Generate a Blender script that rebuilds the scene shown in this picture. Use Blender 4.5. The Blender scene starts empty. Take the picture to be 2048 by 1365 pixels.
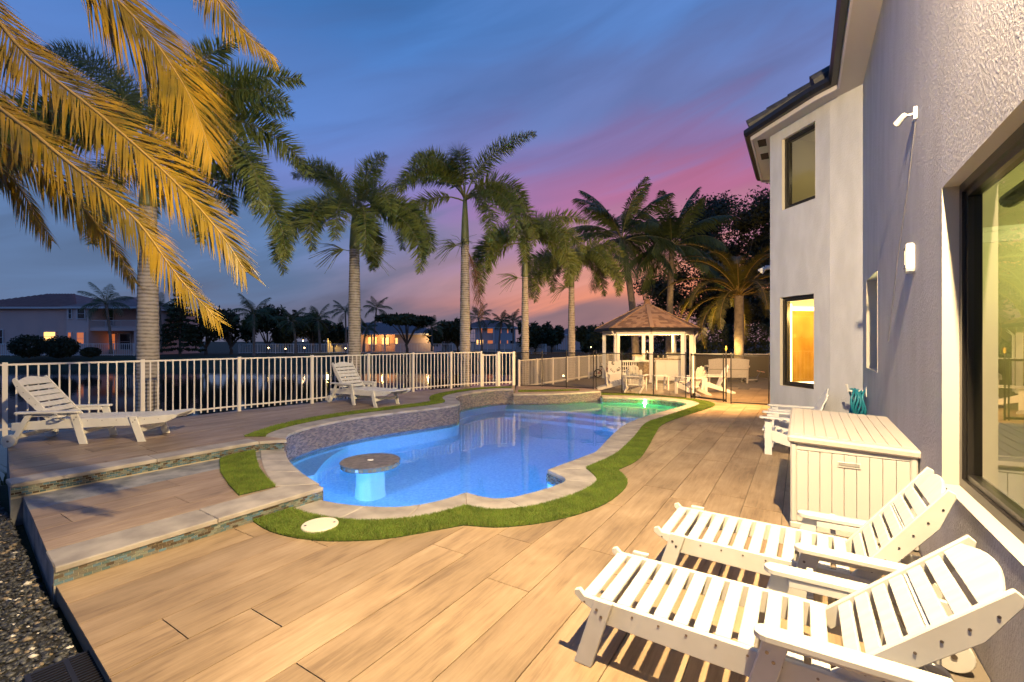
import bpy, bmesh, math, random
import numpy as np
from mathutils import Vector, Matrix, Euler
from mathutils.geometry import delaunay_2d_cdt

random.seed(7)
rng = np.random.default_rng(7)
scene = bpy.context.scene
COL = scene.collection
F, CX, CY, CAMZ = 910.2, 1024.0, 682.5, 1.75

# ------------------------------------------------------------------ camera
cam_data = bpy.data.cameras.new('camera')
cam_data.lens = 16.0
cam_data.sensor_width = 36.0
cam_data.clip_start = 0.05
cam_data.clip_end = 3000
cam = bpy.data.objects.new('camera', cam_data)
cam.location = (0, 0, CAMZ)
cam.rotation_euler = (math.radians(90), 0, 0)
COL.objects.link(cam)
scene.camera = cam
scene.view_settings.view_transform = 'Standard'
scene.view_settings.look = 'None'
scene.view_settings.exposure = 0.0
scene.view_settings.gamma = 1.0
scene.cycles.use_denoising = True
scene.cycles.max_bounces = 8
scene.cycles.transparent_max_bounces = 16
scene.cycles.sample_clamp_indirect = 4.0
scene.cycles.blur_glossy = 0.5


def lin(c):
    out = []
    for v in c[:3]:
        v = v / 255.0
        out.append(v / 12.92 if v <= 0.04045 else ((v + 0.055) / 1.055) ** 2.4)
    return (*out, 1.0)


# ------------------------------------------------------------------ sky (dusk, sun just set behind the gazebo)
world = bpy.data.worlds.new('World')
scene.world = world
world.use_nodes = True
wn, wl = world.node_tree.nodes, world.node_tree.links
wn.clear()


def wnode(t, **kw):
    n = wn.new(t)
    for k, v in kw.items():
        setattr(n, k, v)
    return n


def wmath(op, a, b=None, c=None):
    n = wnode('ShaderNodeMath', operation=op)
    for i, v in enumerate((a, b, c)):
        if v is None:
            continue
        if isinstance(v, (int, float)):
            n.inputs[i].default_value = v
        else:
            wl.new(v, n.inputs[i])
    return n.outputs[0]


def wramp(fac, stops, interp='EASE'):
    r = wnode('ShaderNodeValToRGB')
    r.color_ramp.interpolation = interp
    els = r.color_ramp.elements
    while len(els) < len(stops):
        els.new(0.5)
    for e, (p, c) in zip(els, stops):
        e.position = p
        e.color = lin(c)
    wl.new(fac, r.inputs[0])
    return r.outputs[0]


wtc = wnode('ShaderNodeTexCoord')
wsep = wnode('ShaderNodeSeparateXYZ')
wl.new(wtc.outputs['Generated'], wsep.inputs[0])
sx, sy, sz = wsep.outputs
elev = wmath('ARCSINE', sz)
azim = wmath('ARCTAN2', sx, sy)
SUN_AZ = math.radians(26)
daz = wmath('ABSOLUTE', wmath('SUBTRACT', azim, SUN_AZ))
# cloud streaks climb towards the sunset
wcmb = wnode('ShaderNodeCombineXYZ')
tilted = wmath('SUBTRACT', elev, wmath('MULTIPLY', azim, 0.28))
wl.new(wmath('MULTIPLY', azim, 1.3), wcmb.inputs[0])
wl.new(wmath('MULTIPLY', tilted, 7.0), wcmb.inputs[1])
wno = wnode('ShaderNodeTexNoise')
wno.inputs['Scale'].default_value = 1.6
wno.inputs['Detail'].default_value = 5
wno.inputs['Roughness'].default_value = 0.5
wno.inputs['Distortion'].default_value = 0.6
wl.new(wcmb.outputs[0], wno.inputs['Vector'])
cloud = wmath('SUBTRACT', wno.outputs['Fac'], 0.5)
elev_n = wmath('MULTIPLY', wmath('ADD', elev, wmath('MULTIPLY', cloud, 0.24)), 1.0 / 1.0)
fac_e = wmath('DIVIDE', elev_n, 0.9)
deg = lambda d: math.radians(d) / 0.9
warm = wramp(fac_e, [(0.0, (128, 96, 104)), (deg(2.0), (146, 106, 108)), (deg(5.0), (222, 130, 92)), (deg(8.0), (208, 132, 108)),
                     (deg(12), (176, 116, 138)), (deg(17.5), (160, 92, 128)), (deg(22), (122, 98, 146)), (deg(27), (90, 104, 156)),
                     (deg(36), (70, 108, 168)), (1.0, (46, 86, 150))])
cool = wramp(fac_e, [(0.0, (88, 90, 112)), (deg(3), (84, 90, 116)), (deg(7), (76, 98, 132)), (deg(12), (80, 108, 150)),
                     (deg(18), (92, 110, 170)), (deg(25), (74, 112, 176)), (deg(36), (46, 98, 160)), (1.0, (30, 78, 140))])
wmr = wnode('ShaderNodeMapRange', interpolation_type='SMOOTHSTEP')
wl.new(wmath('ADD', daz, wmath('MULTIPLY', cloud, -0.5)), wmr.inputs[0])
for i, v in enumerate((0.05, 0.95, 1.0, 0.0)):
    wmr.inputs[i + 1].default_value = v
wmix = wnode('ShaderNodeMix', data_type='RGBA')
wl.new(wmr.outputs[0], wmix.inputs['Factor'])
wl.new(cool, wmix.inputs[6])
wl.new(warm, wmix.inputs[7])
wbr = wnode('ShaderNodeHueSaturation')
wbr.inputs['Saturation'].default_value = 0.97
wl.new(wmix.outputs[2], wbr.inputs['Color'])
wl.new(wmath('ADD', 1.0, wmath('MULTIPLY', cloud, 0.85)), wbr.inputs['Value'])
wbg = wnode('ShaderNodeBackground')
wl.new(wbr.outputs[0], wbg.inputs[0])
wbg.inputs[1].default_value = 1.36
wsky = wnode('ShaderNodeTexSky', sky_type='NISHITA')
wsky.sun_disc = False
wsky.sun_elevation = math.radians(-3)
wsky.sun_rotation = SUN_AZ
wbg2 = wnode('ShaderNodeBackground')
wl.new(wsky.outputs[0], wbg2.inputs[0])
wbg2.inputs[1].default_value = 0.05
wadd = wnode('ShaderNodeAddShader')
wl.new(wbg.outputs[0], wadd.inputs[0])
wl.new(wbg2.outputs[0], wadd.inputs[1])
wout = wnode('ShaderNodeOutputWorld')
wl.new(wadd.outputs[0], wout.inputs[0])

# lamp powers (W) used further down by the fittings that hold them
FLOOD_W, PATIO_W, GAZEBO_W, POOL_W, GREEN_W = 5300, 4300, 110, 3700, 420
WARM = (1.0, 0.735, 0.40)


# ------------------------------------------------------------------ geometry helpers
def G(px, py, z=0.0):
    """point on the level z that the photo shows at pixel (px, py)"""
    d = F * (CAMZ - z) / (py - CY)
    return Vector(((px - CX) / F * d, d, z))


def P(px, py, d):
    return Vector(((px - CX) / F * d, d, CAMZ - (py - CY) / F * d))


UV = Vector((0.536, 0.844, 0)).normalized()      # along the house wall
NV = Vector((UV.y, -UV.x, 0))                    # into the house
UANG = math.atan2(UV.y, UV.x)
WN = 0.836                                       # wall plane


def W(n, u, z=0.0):
    return NV * n + UV * u + Vector((0, 0, z))


def nu(p):
    return p.x * NV.x + p.y * NV.y, p.x * UV.x + p.y * UV.y


class MB:
    def __init__(self):
        self.v, self.f, self.m = [], [], []

    def add(self, vs, fs, mi=0):
        b = len(self.v)
        self.v += [tuple(p) for p in vs]
        self.f += [tuple(i + b for i in f) for f in fs]
        self.m += [mi] * len(fs)

    def box(self, c, s, R=None, mi=0):
        hx, hy, hz = s[0] / 2, s[1] / 2, s[2] / 2
        pts = [Vector((x, y, z)) for z in (-hz, hz) for y in (-hy, hy) for x in (-hx, hx)]
        if R is not None:
            pts = [R @ p for p in pts]
        c = Vector(c)
        self.add([c + p for p in pts], [(0, 2, 3, 1), (4, 5, 7, 6), (0, 1, 5, 4), (2, 6, 7, 3), (0, 4, 6, 2), (1, 3, 7, 5)], mi)

    def bar(self, p0, p1, w, h, up=(0, 0, 1), mi=0):
        p0, p1 = Vector(p0), Vector(p1)
        a = (p1 - p0)
        L = a.length
        a.normalize()
        up = Vector(up)
        s = a.cross(up)
        if s.length < 1e-4:
            s = a.cross(Vector((1, 0, 0)))
        s.normalize()
        t = s.cross(a)
        self.box((p0 + p1) / 2, (L, w, h), Matrix((a, s, t)).transposed(), mi)

    def prism(self, poly, O, ex, ey, ez, mi=0):
        O, ex, ey, ez = Vector(O), Vector(ex), Vector(ey), Vector(ez)
        n = len(poly)
        a = [O + ex * x + ey * y for x, y in poly]
        self.add(a + [p + ez for p in a], [tuple(range(n))[::-1], tuple(range(n, 2 * n))] +
                 [(i, (i + 1) % n, n + (i + 1) % n, n + i) for i in range(n)], mi)

    def tube(self, pts, r, n=8, caps=True, mi=0):
        pts = [Vector(p) for p in pts]
        rs = r if isinstance(r, (list, tuple)) else [r] * len(pts)
        prev = None
        rings = []
        for i, p in enumerate(pts):
            t = (pts[min(i + 1, len(pts) - 1)] - pts[max(i - 1, 0)]).normalized()
            if prev is None:
                s = t.cross(Vector((0, 0, 1)))
                if s.length < 1e-3:
                    s = Vector((1, 0, 0))
            else:
                s = prev - t * prev.dot(t)
            s.normalize()
            prev = s
            q = t.cross(s)
            rings.append([p + (s * math.cos(a) + q * math.sin(a)) * rs[i] for a in [2 * math.pi * k / n for k in range(n)]])
        vs = [p for ring in rings for p in ring]
        fs = [(i * n + k, i * n + (k + 1) % n, (i + 1) * n + (k + 1) % n, (i + 1) * n + k) for i in range(len(pts) - 1) for k in range(n)]
        if caps:
            fs += [tuple(range(n))[::-1], tuple((len(pts) - 1) * n + k for k in range(n))]
        self.add(vs, fs, mi)

    def lathe(self, prof, n=16, O=(0, 0, 0), mi=0):
        O = Vector(O)
        vs = [O + Vector((r * math.cos(2 * math.pi * k / n), r * math.sin(2 * math.pi * k / n), z)) for r, z in prof for k in range(n)]
        fs = [(i * n + k, i * n + (k + 1) % n, (i + 1) * n + (k + 1) % n, (i + 1) * n + k) for i in range(len(prof) - 1) for k in range(n)]
        fs += [tuple(range(n))[::-1], tuple((len(prof) - 1) * n + k for k in range(n))]
        self.add(vs, fs, mi)

    def mesh(self, name, mats, bevel=0, smooth=False):
        me = bpy.data.meshes.new(name)
        me.from_pydata(self.v, [], self.f)
        mats = mats if isinstance(mats, (list, tuple)) else [mats]
        for m in mats:
            me.materials.append(m)
        if len(mats) > 1:
            me.polygons.foreach_set('material_index', self.m)
        bm = bmesh.new()
        bm.from_mesh(me)
        bmesh.ops.recalc_face_normals(bm, faces=bm.faces[:]) if len(bm.faces) < 60000 else None
        if bevel:
            es = [e for e in bm.edges if len(e.link_faces) == 2 and e.calc_face_angle(0) > 0.5]
            bmesh.ops.bevel(bm, geom=es, offset=bevel, segments=1, affect='EDGES', clamp_overlap=True)
        bm.to_mesh(me)
        bm.free()
        if smooth:
            me.shade_smooth()
        me.update()
        return me

    def build(self, name, mats, parent=None, bevel=0, smooth=False, kind=None):
        return link(name, self.mesh(name, mats, bevel, smooth), parent, kind)


def link(name, me, parent=None, kind=None, loc=None, rot=None):
    o = bpy.data.objects.new(name, me)
    COL.objects.link(o)
    if parent is not None:
        o.parent = parent
    if kind:
        o['kind'] = kind
    if loc is not None:
        o.location = loc
    if rot is not None:
        o.rotation_euler = rot
    return o


def np_mesh(name, verts, faces_flat, sizes, mats, mi=None, smooth=False):
    """mesh from numpy: verts (n,3), flat loop indices, face sizes"""
    me = bpy.data.meshes.new(name)
    verts = np.asarray(verts, dtype=np.float32)
    me.vertices.add(len(verts))
    me.vertices.foreach_set('co', verts.ravel())
    faces_flat = np.asarray(faces_flat, dtype=np.int32)
    sizes = np.asarray(sizes, dtype=np.int32)
    me.loops.add(len(faces_flat))
    me.loops.foreach_set('vertex_index', faces_flat)
    me.polygons.add(len(sizes))
    starts = np.concatenate(([0], np.cumsum(sizes)[:-1])).astype(np.int32)
    me.polygons.foreach_set('loop_start', starts)
    for m in (mats if isinstance(mats, (list, tuple)) else [mats]):
        me.materials.append(m)
    if mi is not None:
        me.polygons.foreach_set('material_index', np.asarray(mi, dtype=np.int32))
    me.update(calc_edges=True)
    me.validate()
    if smooth:
        me.shade_smooth()
    return me


def empty(name, loc=(0, 0, 0), rz=0.0):
    o = bpy.data.objects.new(name, None)
    o.empty_display_size = 0.2
    o.location = loc
    o.rotation_euler = (0, 0, rz)
    COL.objects.link(o)
    return o


def tag(o, label, cat, group=None, kind=None):
    o['label'] = label
    o['category'] = cat
    if group:
        o['group'] = group
    if kind:
        o['kind'] = kind
    return o


def thing(name, label, cat, loc=(0, 0, 0), rz=0.0, group=None):
    return tag(empty(name, loc, rz), label, cat, group)


def copy_tree(o, parent=None):
    c = o.copy()
    COL.objects.link(c)
    if parent is not None:
        c.parent = parent
    for ch in KIDS(o):
        copy_tree(ch, c)
    return c


def KIDS(o):
    return [x for x in o.children]


def lamp(name, kind, loc, power, color, parent=None, radius=0.05, **kw):
    d = bpy.data.lights.new(name, kind)
    d.energy = power
    d.color = color
    if kind in ('POINT', 'SPOT'):
        d.shadow_soft_size = radius
    for k, v in kw.items():
        setattr(d, k, v)
    o = bpy.data.objects.new(name, d)
    o.location = loc
    COL.objects.link(o)
    if parent is not None:
        o.parent = parent
    return o


def aim(o, target):
    o.rotation_euler = (Vector(target) - Vector(o.location)).to_track_quat('-Z', 'Y').to_euler()


# ------------------------------------------------------------------ materials
def mat(name, col, rough=0.6, col2=None, scale=4.0, stretch=(1, 1, 1), detail=4, bump=0.0, bscale=40.0, bdist=0.01, rnd=0.0,
        metal=0.0, emit=None, estr=0.0, spec=0.5, ramp=(0.35, 0.65), sub=0.0, bstretch=None, transl=0.0):
    m = bpy.data.materials.new(name)
    m.use_nodes = True
    nt = m.node_tree
    b = nt.nodes['Principled BSDF']
    b.inputs['Roughness'].default_value = rough
    b.inputs['Metallic'].default_value = metal
    b.inputs['Specular IOR Level'].default_value = spec
    c1 = (*col[:3], 1)
    b.inputs['Base Color'].default_value = c1
    if emit:
        b.inputs['Emission Color'].default_value = (*emit[:3], 1)
        b.inputs['Emission Strength'].default_value = estr
    tc = nt.nodes.new('ShaderNodeTexCoord')
    out = None
    if col2 is not None:
        mp = nt.nodes.new('ShaderNodeMapping')
        mp.inputs['Scale'].default_value = stretch
        nt.links.new(tc.outputs['Object'], mp.inputs[0])
        no = nt.nodes.new('ShaderNodeTexNoise')
        no.inputs['Scale'].default_value = scale
        no.inputs['Detail'].default_value = detail
        nt.links.new(mp.outputs[0], no.inputs['Vector'])
        rp = nt.nodes.new('ShaderNodeValToRGB')
        rp.color_ramp.elements[0].position, rp.color_ramp.elements[1].position = ramp
        rp.color_ramp.elements[0].color = (*col2[:3], 1)
        rp.color_ramp.elements[1].color = c1
        nt.links.new(no.outputs['Fac'], rp.inputs[0])
        out = rp.outputs[0]
    if rnd:
        oi = nt.nodes.new('ShaderNodeObjectInfo')
        mr = nt.nodes.new('ShaderNodeMapRange')
        mr.inputs[3].default_value = 1 - rnd
        mr.inputs[4].default_value = 1 + rnd
        nt.links.new(oi.outputs['Random'], mr.inputs[0])
        hs = nt.nodes.new('ShaderNodeHueSaturation')
        nt.links.new(mr.outputs[0], hs.inputs['Value'])
        if out is not None:
            nt.links.new(out, hs.inputs['Color'])
        else:
            hs.inputs['Color'].default_value = c1
        out = hs.outputs[0]
    if out is not None:
        nt.links.new(out, b.inputs['Base Color'])
    if bump:
        mp2 = nt.nodes.new('ShaderNodeMapping')
        mp2.inputs['Scale'].default_value = bstretch or (1, 1, 1)
        nt.links.new(tc.outputs['Object'], mp2.inputs[0])
        n2 = nt.nodes.new('ShaderNodeTexNoise')
        n2.inputs['Scale'].default_value = bscale
        n2.inputs['Detail'].default_value = 5
        nt.links.new(mp2.outputs[0], n2.inputs['Vector'])
        bp = nt.nodes.new('ShaderNodeBump')
        bp.inputs['Strength'].default_value = bump
        bp.inputs['Distance'].default_value = bdist
        nt.links.new(n2.outputs['Fac'], bp.inputs['Height'])
        nt.links.new(bp.outputs[0], b.inputs['Normal'])
    if transl:
        tr = nt.nodes.new('ShaderNodeBsdfTranslucent')
        if out is not None:
            nt.links.new(out, tr.inputs[0])
        else:
            tr.inputs[0].default_value = c1
        mx = nt.nodes.new('ShaderNodeMixShader')
        mx.inputs[0].default_value = transl
        nt.links.new(b.outputs[0], mx.inputs[1])
        nt.links.new(tr.outputs[0], mx.inputs[2])
        nt.links.new(mx.outputs[0], nt.nodes['Material Output'].inputs[0])
    return m


def wood_mat(name, c_lo, c_mid, c_hi, rough=0.45):
    m = bpy.data.materials.new(name)
    m.use_nodes = True
    nt = m.node_tree
    N, L = nt.nodes, nt.links
    b = N['Principled BSDF']
    b.inputs['Roughness'].default_value = rough
    tc = N.new('ShaderNodeTexCoord')
    oi = N.new('ShaderNodeObjectInfo')
    mul = N.new('ShaderNodeMath')
    mul.operation = 'MULTIPLY'
    mul.inputs[1].default_value = 57.0
    L.new(oi.outputs['Random'], mul.inputs[0])
    cmb = N.new('ShaderNodeCombineXYZ')
    for i in range(3):
        L.new(mul.outputs[0], cmb.inputs[i])
    add = N.new('ShaderNodeVectorMath')
    L.new(tc.outputs['Object'], add.inputs[0])
    L.new(cmb.outputs[0], add.inputs[1])

    def noise(sc, stretch, det=5, dist=0.0):
        mp = N.new('ShaderNodeMapping')
        mp.inputs['Scale'].default_value = stretch
        L.new(add.outputs[0], mp.inputs[0])
        no = N.new('ShaderNodeTexNoise')
        no.inputs['Scale'].default_value = sc
        no.inputs['Detail'].default_value = det
        no.inputs['Roughness'].default_value = 0.6
        no.inputs['Distortion'].default_value = dist
        L.new(mp.outputs[0], no.inputs['Vector'])
        return no.outputs['Fac']
    grain = noise(3.0, (0.8, 11, 1), 6, 0.6)
    fine = noise(16.0, (0.7, 9, 1), 4)
    blot = noise(1.6, (0.8, 2.2, 1), 3, 0.5)
    s1 = N.new('ShaderNodeMath'); s1.operation = 'MULTIPLY_ADD'
    L.new(grain, s1.inputs[0]); s1.inputs[1].default_value = 0.46
    s2 = N.new('ShaderNodeMath'); s2.operation = 'MULTIPLY_ADD'
    L.new(blot, s2.inputs[0]); s2.inputs[1].default_value = 0.55
    s3 = N.new('ShaderNodeMath'); s3.operation = 'MULTIPLY_ADD'
    L.new(fine, s3.inputs[0]); s3.inputs[1].default_value = 0.16; s3.inputs[2].default_value = -0.085
    L.new(s3.outputs[0], s2.inputs[2]); L.new(s2.outputs[0], s1.inputs[2])
    rp = N.new('ShaderNodeValToRGB')
    e = rp.color_ramp.elements
    e.new(0.5)
    for k, (p, c) in enumerate(((0.30, c_lo), (0.47, c_mid), (0.66, c_hi))):
        e[k].position = p
        e[k].color = (*c, 1)
    L.new(s1.outputs[0], rp.inputs[0])
    mr = N.new('ShaderNodeMapRange')
    mr.inputs[3].default_value = 0.86
    mr.inputs[4].default_value = 1.12
    L.new(oi.outputs['Random'], mr.inputs[0])
    hs = N.new('ShaderNodeHueSaturation')
    L.new(rp.outputs[0], hs.inputs['Color'])
    L.new(mr.outputs[0], hs.inputs['Value'])
    geo = N.new('ShaderNodeNewGeometry')
    wn2 = N.new('ShaderNodeTexNoise')
    wn2.inputs['Scale'].default_value = 0.9
    wn2.inputs['Detail'].default_value = 7
    wn2.inputs['Roughness'].default_value = 0.65
    L.new(geo.outputs['Position'], wn2.inputs['Vector'])
    st = N.new('ShaderNodeMapRange')
    st.inputs[1].default_value = 0.32
    st.inputs[2].default_value = 0.60
    st.inputs[3].default_value = 0.78
    st.inputs[4].default_value = 1.06
    L.new(wn2.outputs['Fac'], st.inputs[0])
    hs2 = N.new('ShaderNodeHueSaturation')
    L.new(hs.outputs[0], hs2.inputs['Color'])
    L.new(st.outputs[0], hs2.inputs['Value'])
    L.new(hs2.outputs[0], b.inputs['Base Color'])
    bp = N.new('ShaderNodeBump')
    bp.inputs['Strength'].default_value = 0.25
    bp.inputs['Distance'].default_value = 0.002
    L.new(grain, bp.inputs['Height'])
    L.new(bp.outputs[0], b.inputs['Normal'])
    rr = N.new('ShaderNodeMapRange')
    rr.inputs[3].default_value = rough + 0.12
    rr.inputs[4].default_value = rough - 0.1
    L.new(blot, rr.inputs[0])
    L.new(rr.outputs[0], b.inputs['Roughness'])
    return m


def glass_mat(name, tint=(0.9, 0.95, 0.9), rough=0.0, ior=1.45, bump=0.0):
    """window pane: tinted see-through plus fresnel reflection"""
    m = bpy.data.materials.new(name)
    m.use_nodes = True
    nt = m.node_tree
    N, L = nt.nodes, nt.links
    N.remove(N['Principled BSDF'])
    tr = N.new('ShaderNodeBsdfTransparent'); tr.inputs[0].default_value = (*tint, 1)
    gl = N.new('ShaderNodeBsdfGlossy'); gl.inputs['Roughness'].default_value = rough
    fr = N.new('ShaderNodeFresnel'); fr.inputs[0].default_value = ior
    ml = N.new('ShaderNodeMath'); ml.operation = 'MULTIPLY'; ml.inputs[1].default_value = 1.7
    ml.use_clamp = True
    L.new(fr.outputs[0], ml.inputs[0])
    mx = N.new('ShaderNodeMixShader')
    L.new(ml.outputs[0], mx.inputs[0]); L.new(tr.outputs[0], mx.inputs[1]); L.new(gl.outputs[0], mx.inputs[2])
    L.new(mx.outputs[0], N['Material Output'].inputs[0])
    return m


MWOOD = wood_mat('wood_look_porcelain', (0.175, 0.118, 0.068), (0.315, 0.222, 0.128), (0.41, 0.30, 0.185))
MWOOD_DK = wood_mat('wood_look_porcelain_brown', (0.15, 0.105, 0.07), (0.28, 0.20, 0.132), (0.38, 0.285, 0.195))
MGROUT = mat('grout', (0.17, 0.14, 0.105), 0.9)
MGROUT_LT = mat('grout_light', (0.42, 0.36, 0.26), 0.9)
MCOPE = mat('grey_coping_stone', (0.44, 0.40, 0.35), 0.55, (0.26, 0.235, 0.21), 3.5, (1, 1, 1), 6, 0.15, 30, 0.003, 0.08)
MCONC = mat('concrete', (0.30, 0.30, 0.30), 0.85, (0.14, 0.15, 0.16), 5, bump=0.4, bscale=30)
MPLASTER = mat('pool_plaster', (0.68, 0.79, 0.84), 0.6, (0.46, 0.62, 0.74), 26, detail=8, bump=0.2, bscale=60)  # colour noise mixes pebble speckle with painted caustic-like mottled light
MWHITE = mat('white_plastic_lumber', (0.72, 0.70, 0.64), 0.4, (0.64, 0.62, 0.56), 5, (1, 5, 1), bump=0.05, bscale=80, bdist=0.002)
MWHITEP = mat('white_paint', (0.80, 0.79, 0.77), 0.4, bump=0.03, bscale=60, bdist=0.002)
MBOLT = mat('steel_bolt', (0.25, 0.22, 0.2), 0.4, metal=1.0)
MBLACK = mat('black_metal', (0.012, 0.011, 0.011), 0.35)
MFRAMEB = mat('black_window_frame', (0.018, 0.016, 0.014), 0.3)
MGLASSW = glass_mat('window_glass', (0.80, 0.90, 0.62))
MGLASSC = glass_mat('window_glass_clear', (0.92, 0.93, 0.90))
MWHWARM = mat('lamp_glow', (1, 0.8, 0.5), 0.5, emit=(1, 0.62, 0.25), estr=30)
TILE_PAL = [mat('glass_tile_teal', (0.075, 0.12, 0.125), 0.12, rnd=0.2), mat('glass_tile_grey', (0.15, 0.145, 0.12), 0.15, rnd=0.2),
            mat('glass_tile_brown', (0.085, 0.066, 0.046), 0.15, rnd=0.2), mat('glass_tile_sage', (0.17, 0.19, 0.16), 0.12, rnd=0.2),
            mat('glass_tile_blue', (0.10, 0.17, 0.22), 0.12, rnd=0.2)]
TILE_WALL = [mat('wall_tile_mauve', (0.150, 0.135, 0.160), 0.14), mat('wall_tile_taupe', (0.185, 0.170, 0.185), 0.18),
             mat('wall_tile_slate', (0.115, 0.110, 0.135), 0.12), mat('wall_tile_tan', (0.23, 0.205, 0.20), 0.2)]
# ------------------------------------------------------------------ plan polygons
def g2(pts, z=0.0):
    return [Vector((p.x, p.y)) for p in (G(x, y, z) for x, y in pts)]


def smooth_open(pts, n=2):
    """Chaikin corner cutting, end points kept"""
    for _ in range(n):
        q = [pts[0]]
        for a, b in zip(pts[:-1], pts[1:]):
            q += [a * 0.75 + b * 0.25, a * 0.25 + b * 0.75]
        q.append(pts[-1])
        pts = q
    return pts


# inner edge of the pool, section by section (each its own level)
IN_NEAR = smooth_open(g2([(640, 1001), (680, 1009), (720, 1013), (789, 1017), (850, 1010), (900, 997), (932, 986)])) + \
    smooth_open(g2([(932, 986), (965, 996), (1006, 1000), (1060, 988), (1110, 973), (1134, 963), (1128, 955), (1094.5, 941)]))[1:] + \
    smooth_open(g2([(1094.5, 941), (1178, 910), (1192.7, 904.6), (1216, 878), (1250.7, 846.6), (1308.7, 828), (1366, 813), (1376, 808), (1353.6, 803.5), (1295.5, 797), (1205, 795)]))[1:]
OUT_NEAR = smooth_open(g2([(580, 1019), (630, 1034), (682, 1043), (748, 1045.5), (830, 1039), (890, 1026), (932.5, 1014)])) + \
    smooth_open(g2([(932.5, 1014), (965, 1021), (1006, 1024), (1076, 1015), (1158, 990), (1197, 965.5), (1190, 952), (1171.6, 937.6)]))[1:] + \
    smooth_open(g2([(1171.6, 937.6), (1227, 914), (1250.7, 894), (1269, 875.6), (1290, 846.6), (1322, 837), (1398, 811.5), (1400, 806), (1369, 799), (1295.5, 792.5), (1202, 791)]))[1:]
GRASS_NEAR = smooth_open(g2([(504, 1043), (543, 1068), (625, 1083.6), (707, 1084), (770, 1080), (830, 1070), (928, 1051.6)])) + \
    smooth_open(g2([(928, 1051.6), (965, 1055), (1002, 1056.5), (1076, 1049.5), (1158, 1031), (1219.5, 1006.5), (1258, 972), (1250, 955), (1234, 942)]))[1:] + \
    smooth_open(g2([(1234, 942), (1277, 923), (1295.5, 896.7), (1311, 867.7), (1322, 849), (1374.6, 830.7), (1420, 817), (1434, 810), (1414, 803), (1374.6, 798), (1295.5, 789), (1202, 786)]))[1:]
Z1, Z2 = 0.14, 0.28
IN_FAR = smooth_open(g2([(1200, 783), (1120, 788), (1026.6, 789)], Z1), 1)
IN_UP = smooth_open([Vector((0.03, 13.87)), Vector((-0.45, 13.8)), Vector((-1.1, 13.1)), Vector((-1.5, 12.3)), Vector((-1.48, 11.6)), Vector((-1.25, 10.95)),
                     Vector((-1.27, 10.5)), Vector((-1.66, 10.05)), Vector((-2.42, 9.39)), Vector((-3.05, 8.75)), Vector((-3.5, 7.85)), Vector((-3.58, 7.2)), Vector((-3.41, 6.81))])
IN_MID = smooth_open(g2([(567.6, 903), (571.7, 920), (596, 945), (645.5, 975.7)], Z1))
POOL_IN = IN_NEAR + IN_FAR + IN_UP + IN_MID
ZW = -0.15


def clean(poly, eps=0.012):
    q = []
    for p in poly:
        if not q or (p - q[-1]).length > eps:
            q.append(p)
    if (q[0] - q[-1]).length < eps:
        q.pop()
    return q


def area2(p):
    return sum(a.x * b.y - b.x * a.y for a, b in zip(p, p[1:] + p[:1])) / 2


def offset(poly, d):
    """closed polygon grown by d"""
    s = 1 if area2(poly) > 0 else -1
    out = []
    n = len(poly)
    for i in range(n):
        a, b, c = poly[i - 1], poly[i], poly[(i + 1) % n]
        t = (c - a)
        t.normalize()
        out.append(b + Vector((t.y, -t.x)) * d * s)
    return out


def inside(poly, p):
    r = False
    n = len(poly)
    j = n - 1
    for i in range(n):
        a, b = poly[i], poly[j]
        if (a.y > p.y) != (b.y > p.y) and p.x < (b.x - a.x) * (p.y - a.y) / (b.y - a.y) + a.x:
            r = not r
        j = i
    return r


def clip(A, keep=(), cut=()):
    """triangles of A inside every polygon of keep and outside every polygon of cut"""
    verts, faces = [], []
    for poly in [A, *keep, *cut]:
        b = len(verts)
        verts += [Vector((p.x, p.y)) for p in poly]
        faces.append(list(range(b, b + len(poly))))
    vo, eo, fo, ov, oe, of = delaunay_2d_cdt(verts, [], faces, 1, 1e-5)
    tris = []
    for f in fo:
        c = Vector((0.0, 0.0))
        for i in f:
            c += vo[i]
        c /= len(f)
        if inside(A, c) and all(inside(q, c) for q in keep) and not any(inside(q, c) for q in cut):
            tris.append(f)
    return vo, tris


def slab_mesh(name, vo, tris, z0, z1, m, origin=(0, 0), R=None):
    """extruded plate; optional local frame (origin, rotation angle)"""
    used = {}
    pts = []
    ca, sa = (math.cos(-R), math.sin(-R)) if R is not None else (1, 0)

    def idx(i):
        if i not in used:
            used[i] = len(pts)
            x, y = vo[i].x - origin[0], vo[i].y - origin[1]
            pts.append((x * ca - y * sa, x * sa + y * ca))
        return used[i]
    T = []
    for t in tris:
        t = [idx(i) for i in t]
        a, b, c = (pts[k] for k in t[:3])
        if (b[0] - a[0]) * (c[1] - a[1]) - (b[1] - a[1]) * (c[0] - a[0]) < 0:
            t = t[::-1]
        T.append(t)
    n = len(pts)
    vs = [(x, y, z1) for x, y in pts] + [(x, y, z0) for x, y in pts]
    fs = [tuple(t) for t in T]
    cnt = {}
    for t in T:
        for a, b in zip(t, t[1:] + t[:1]):
            cnt[(a, b)] = 1
    for a, b in list(cnt):
        if (b, a) not in cnt:
            fs.append((a, n + a, n + b, b))
    me = bpy.data.meshes.new(name)
    me.from_pydata(vs, [], fs)
    me.materials.append(m)
    me.update()
    return me


# ------------------------------------------------------------------ terrain and lake
LAKE = [Vector(p) for p in ((-70, -2), (-40, -4), (-13, 7.5), (-9, 12), (-4.5, 18), (-1.6, 23), (-0.2, 32), (0.2, 46), (-10, 47.5), (-22, 46.5), (-40, 46.5), (-62, 45), (-90, 40))]


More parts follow.
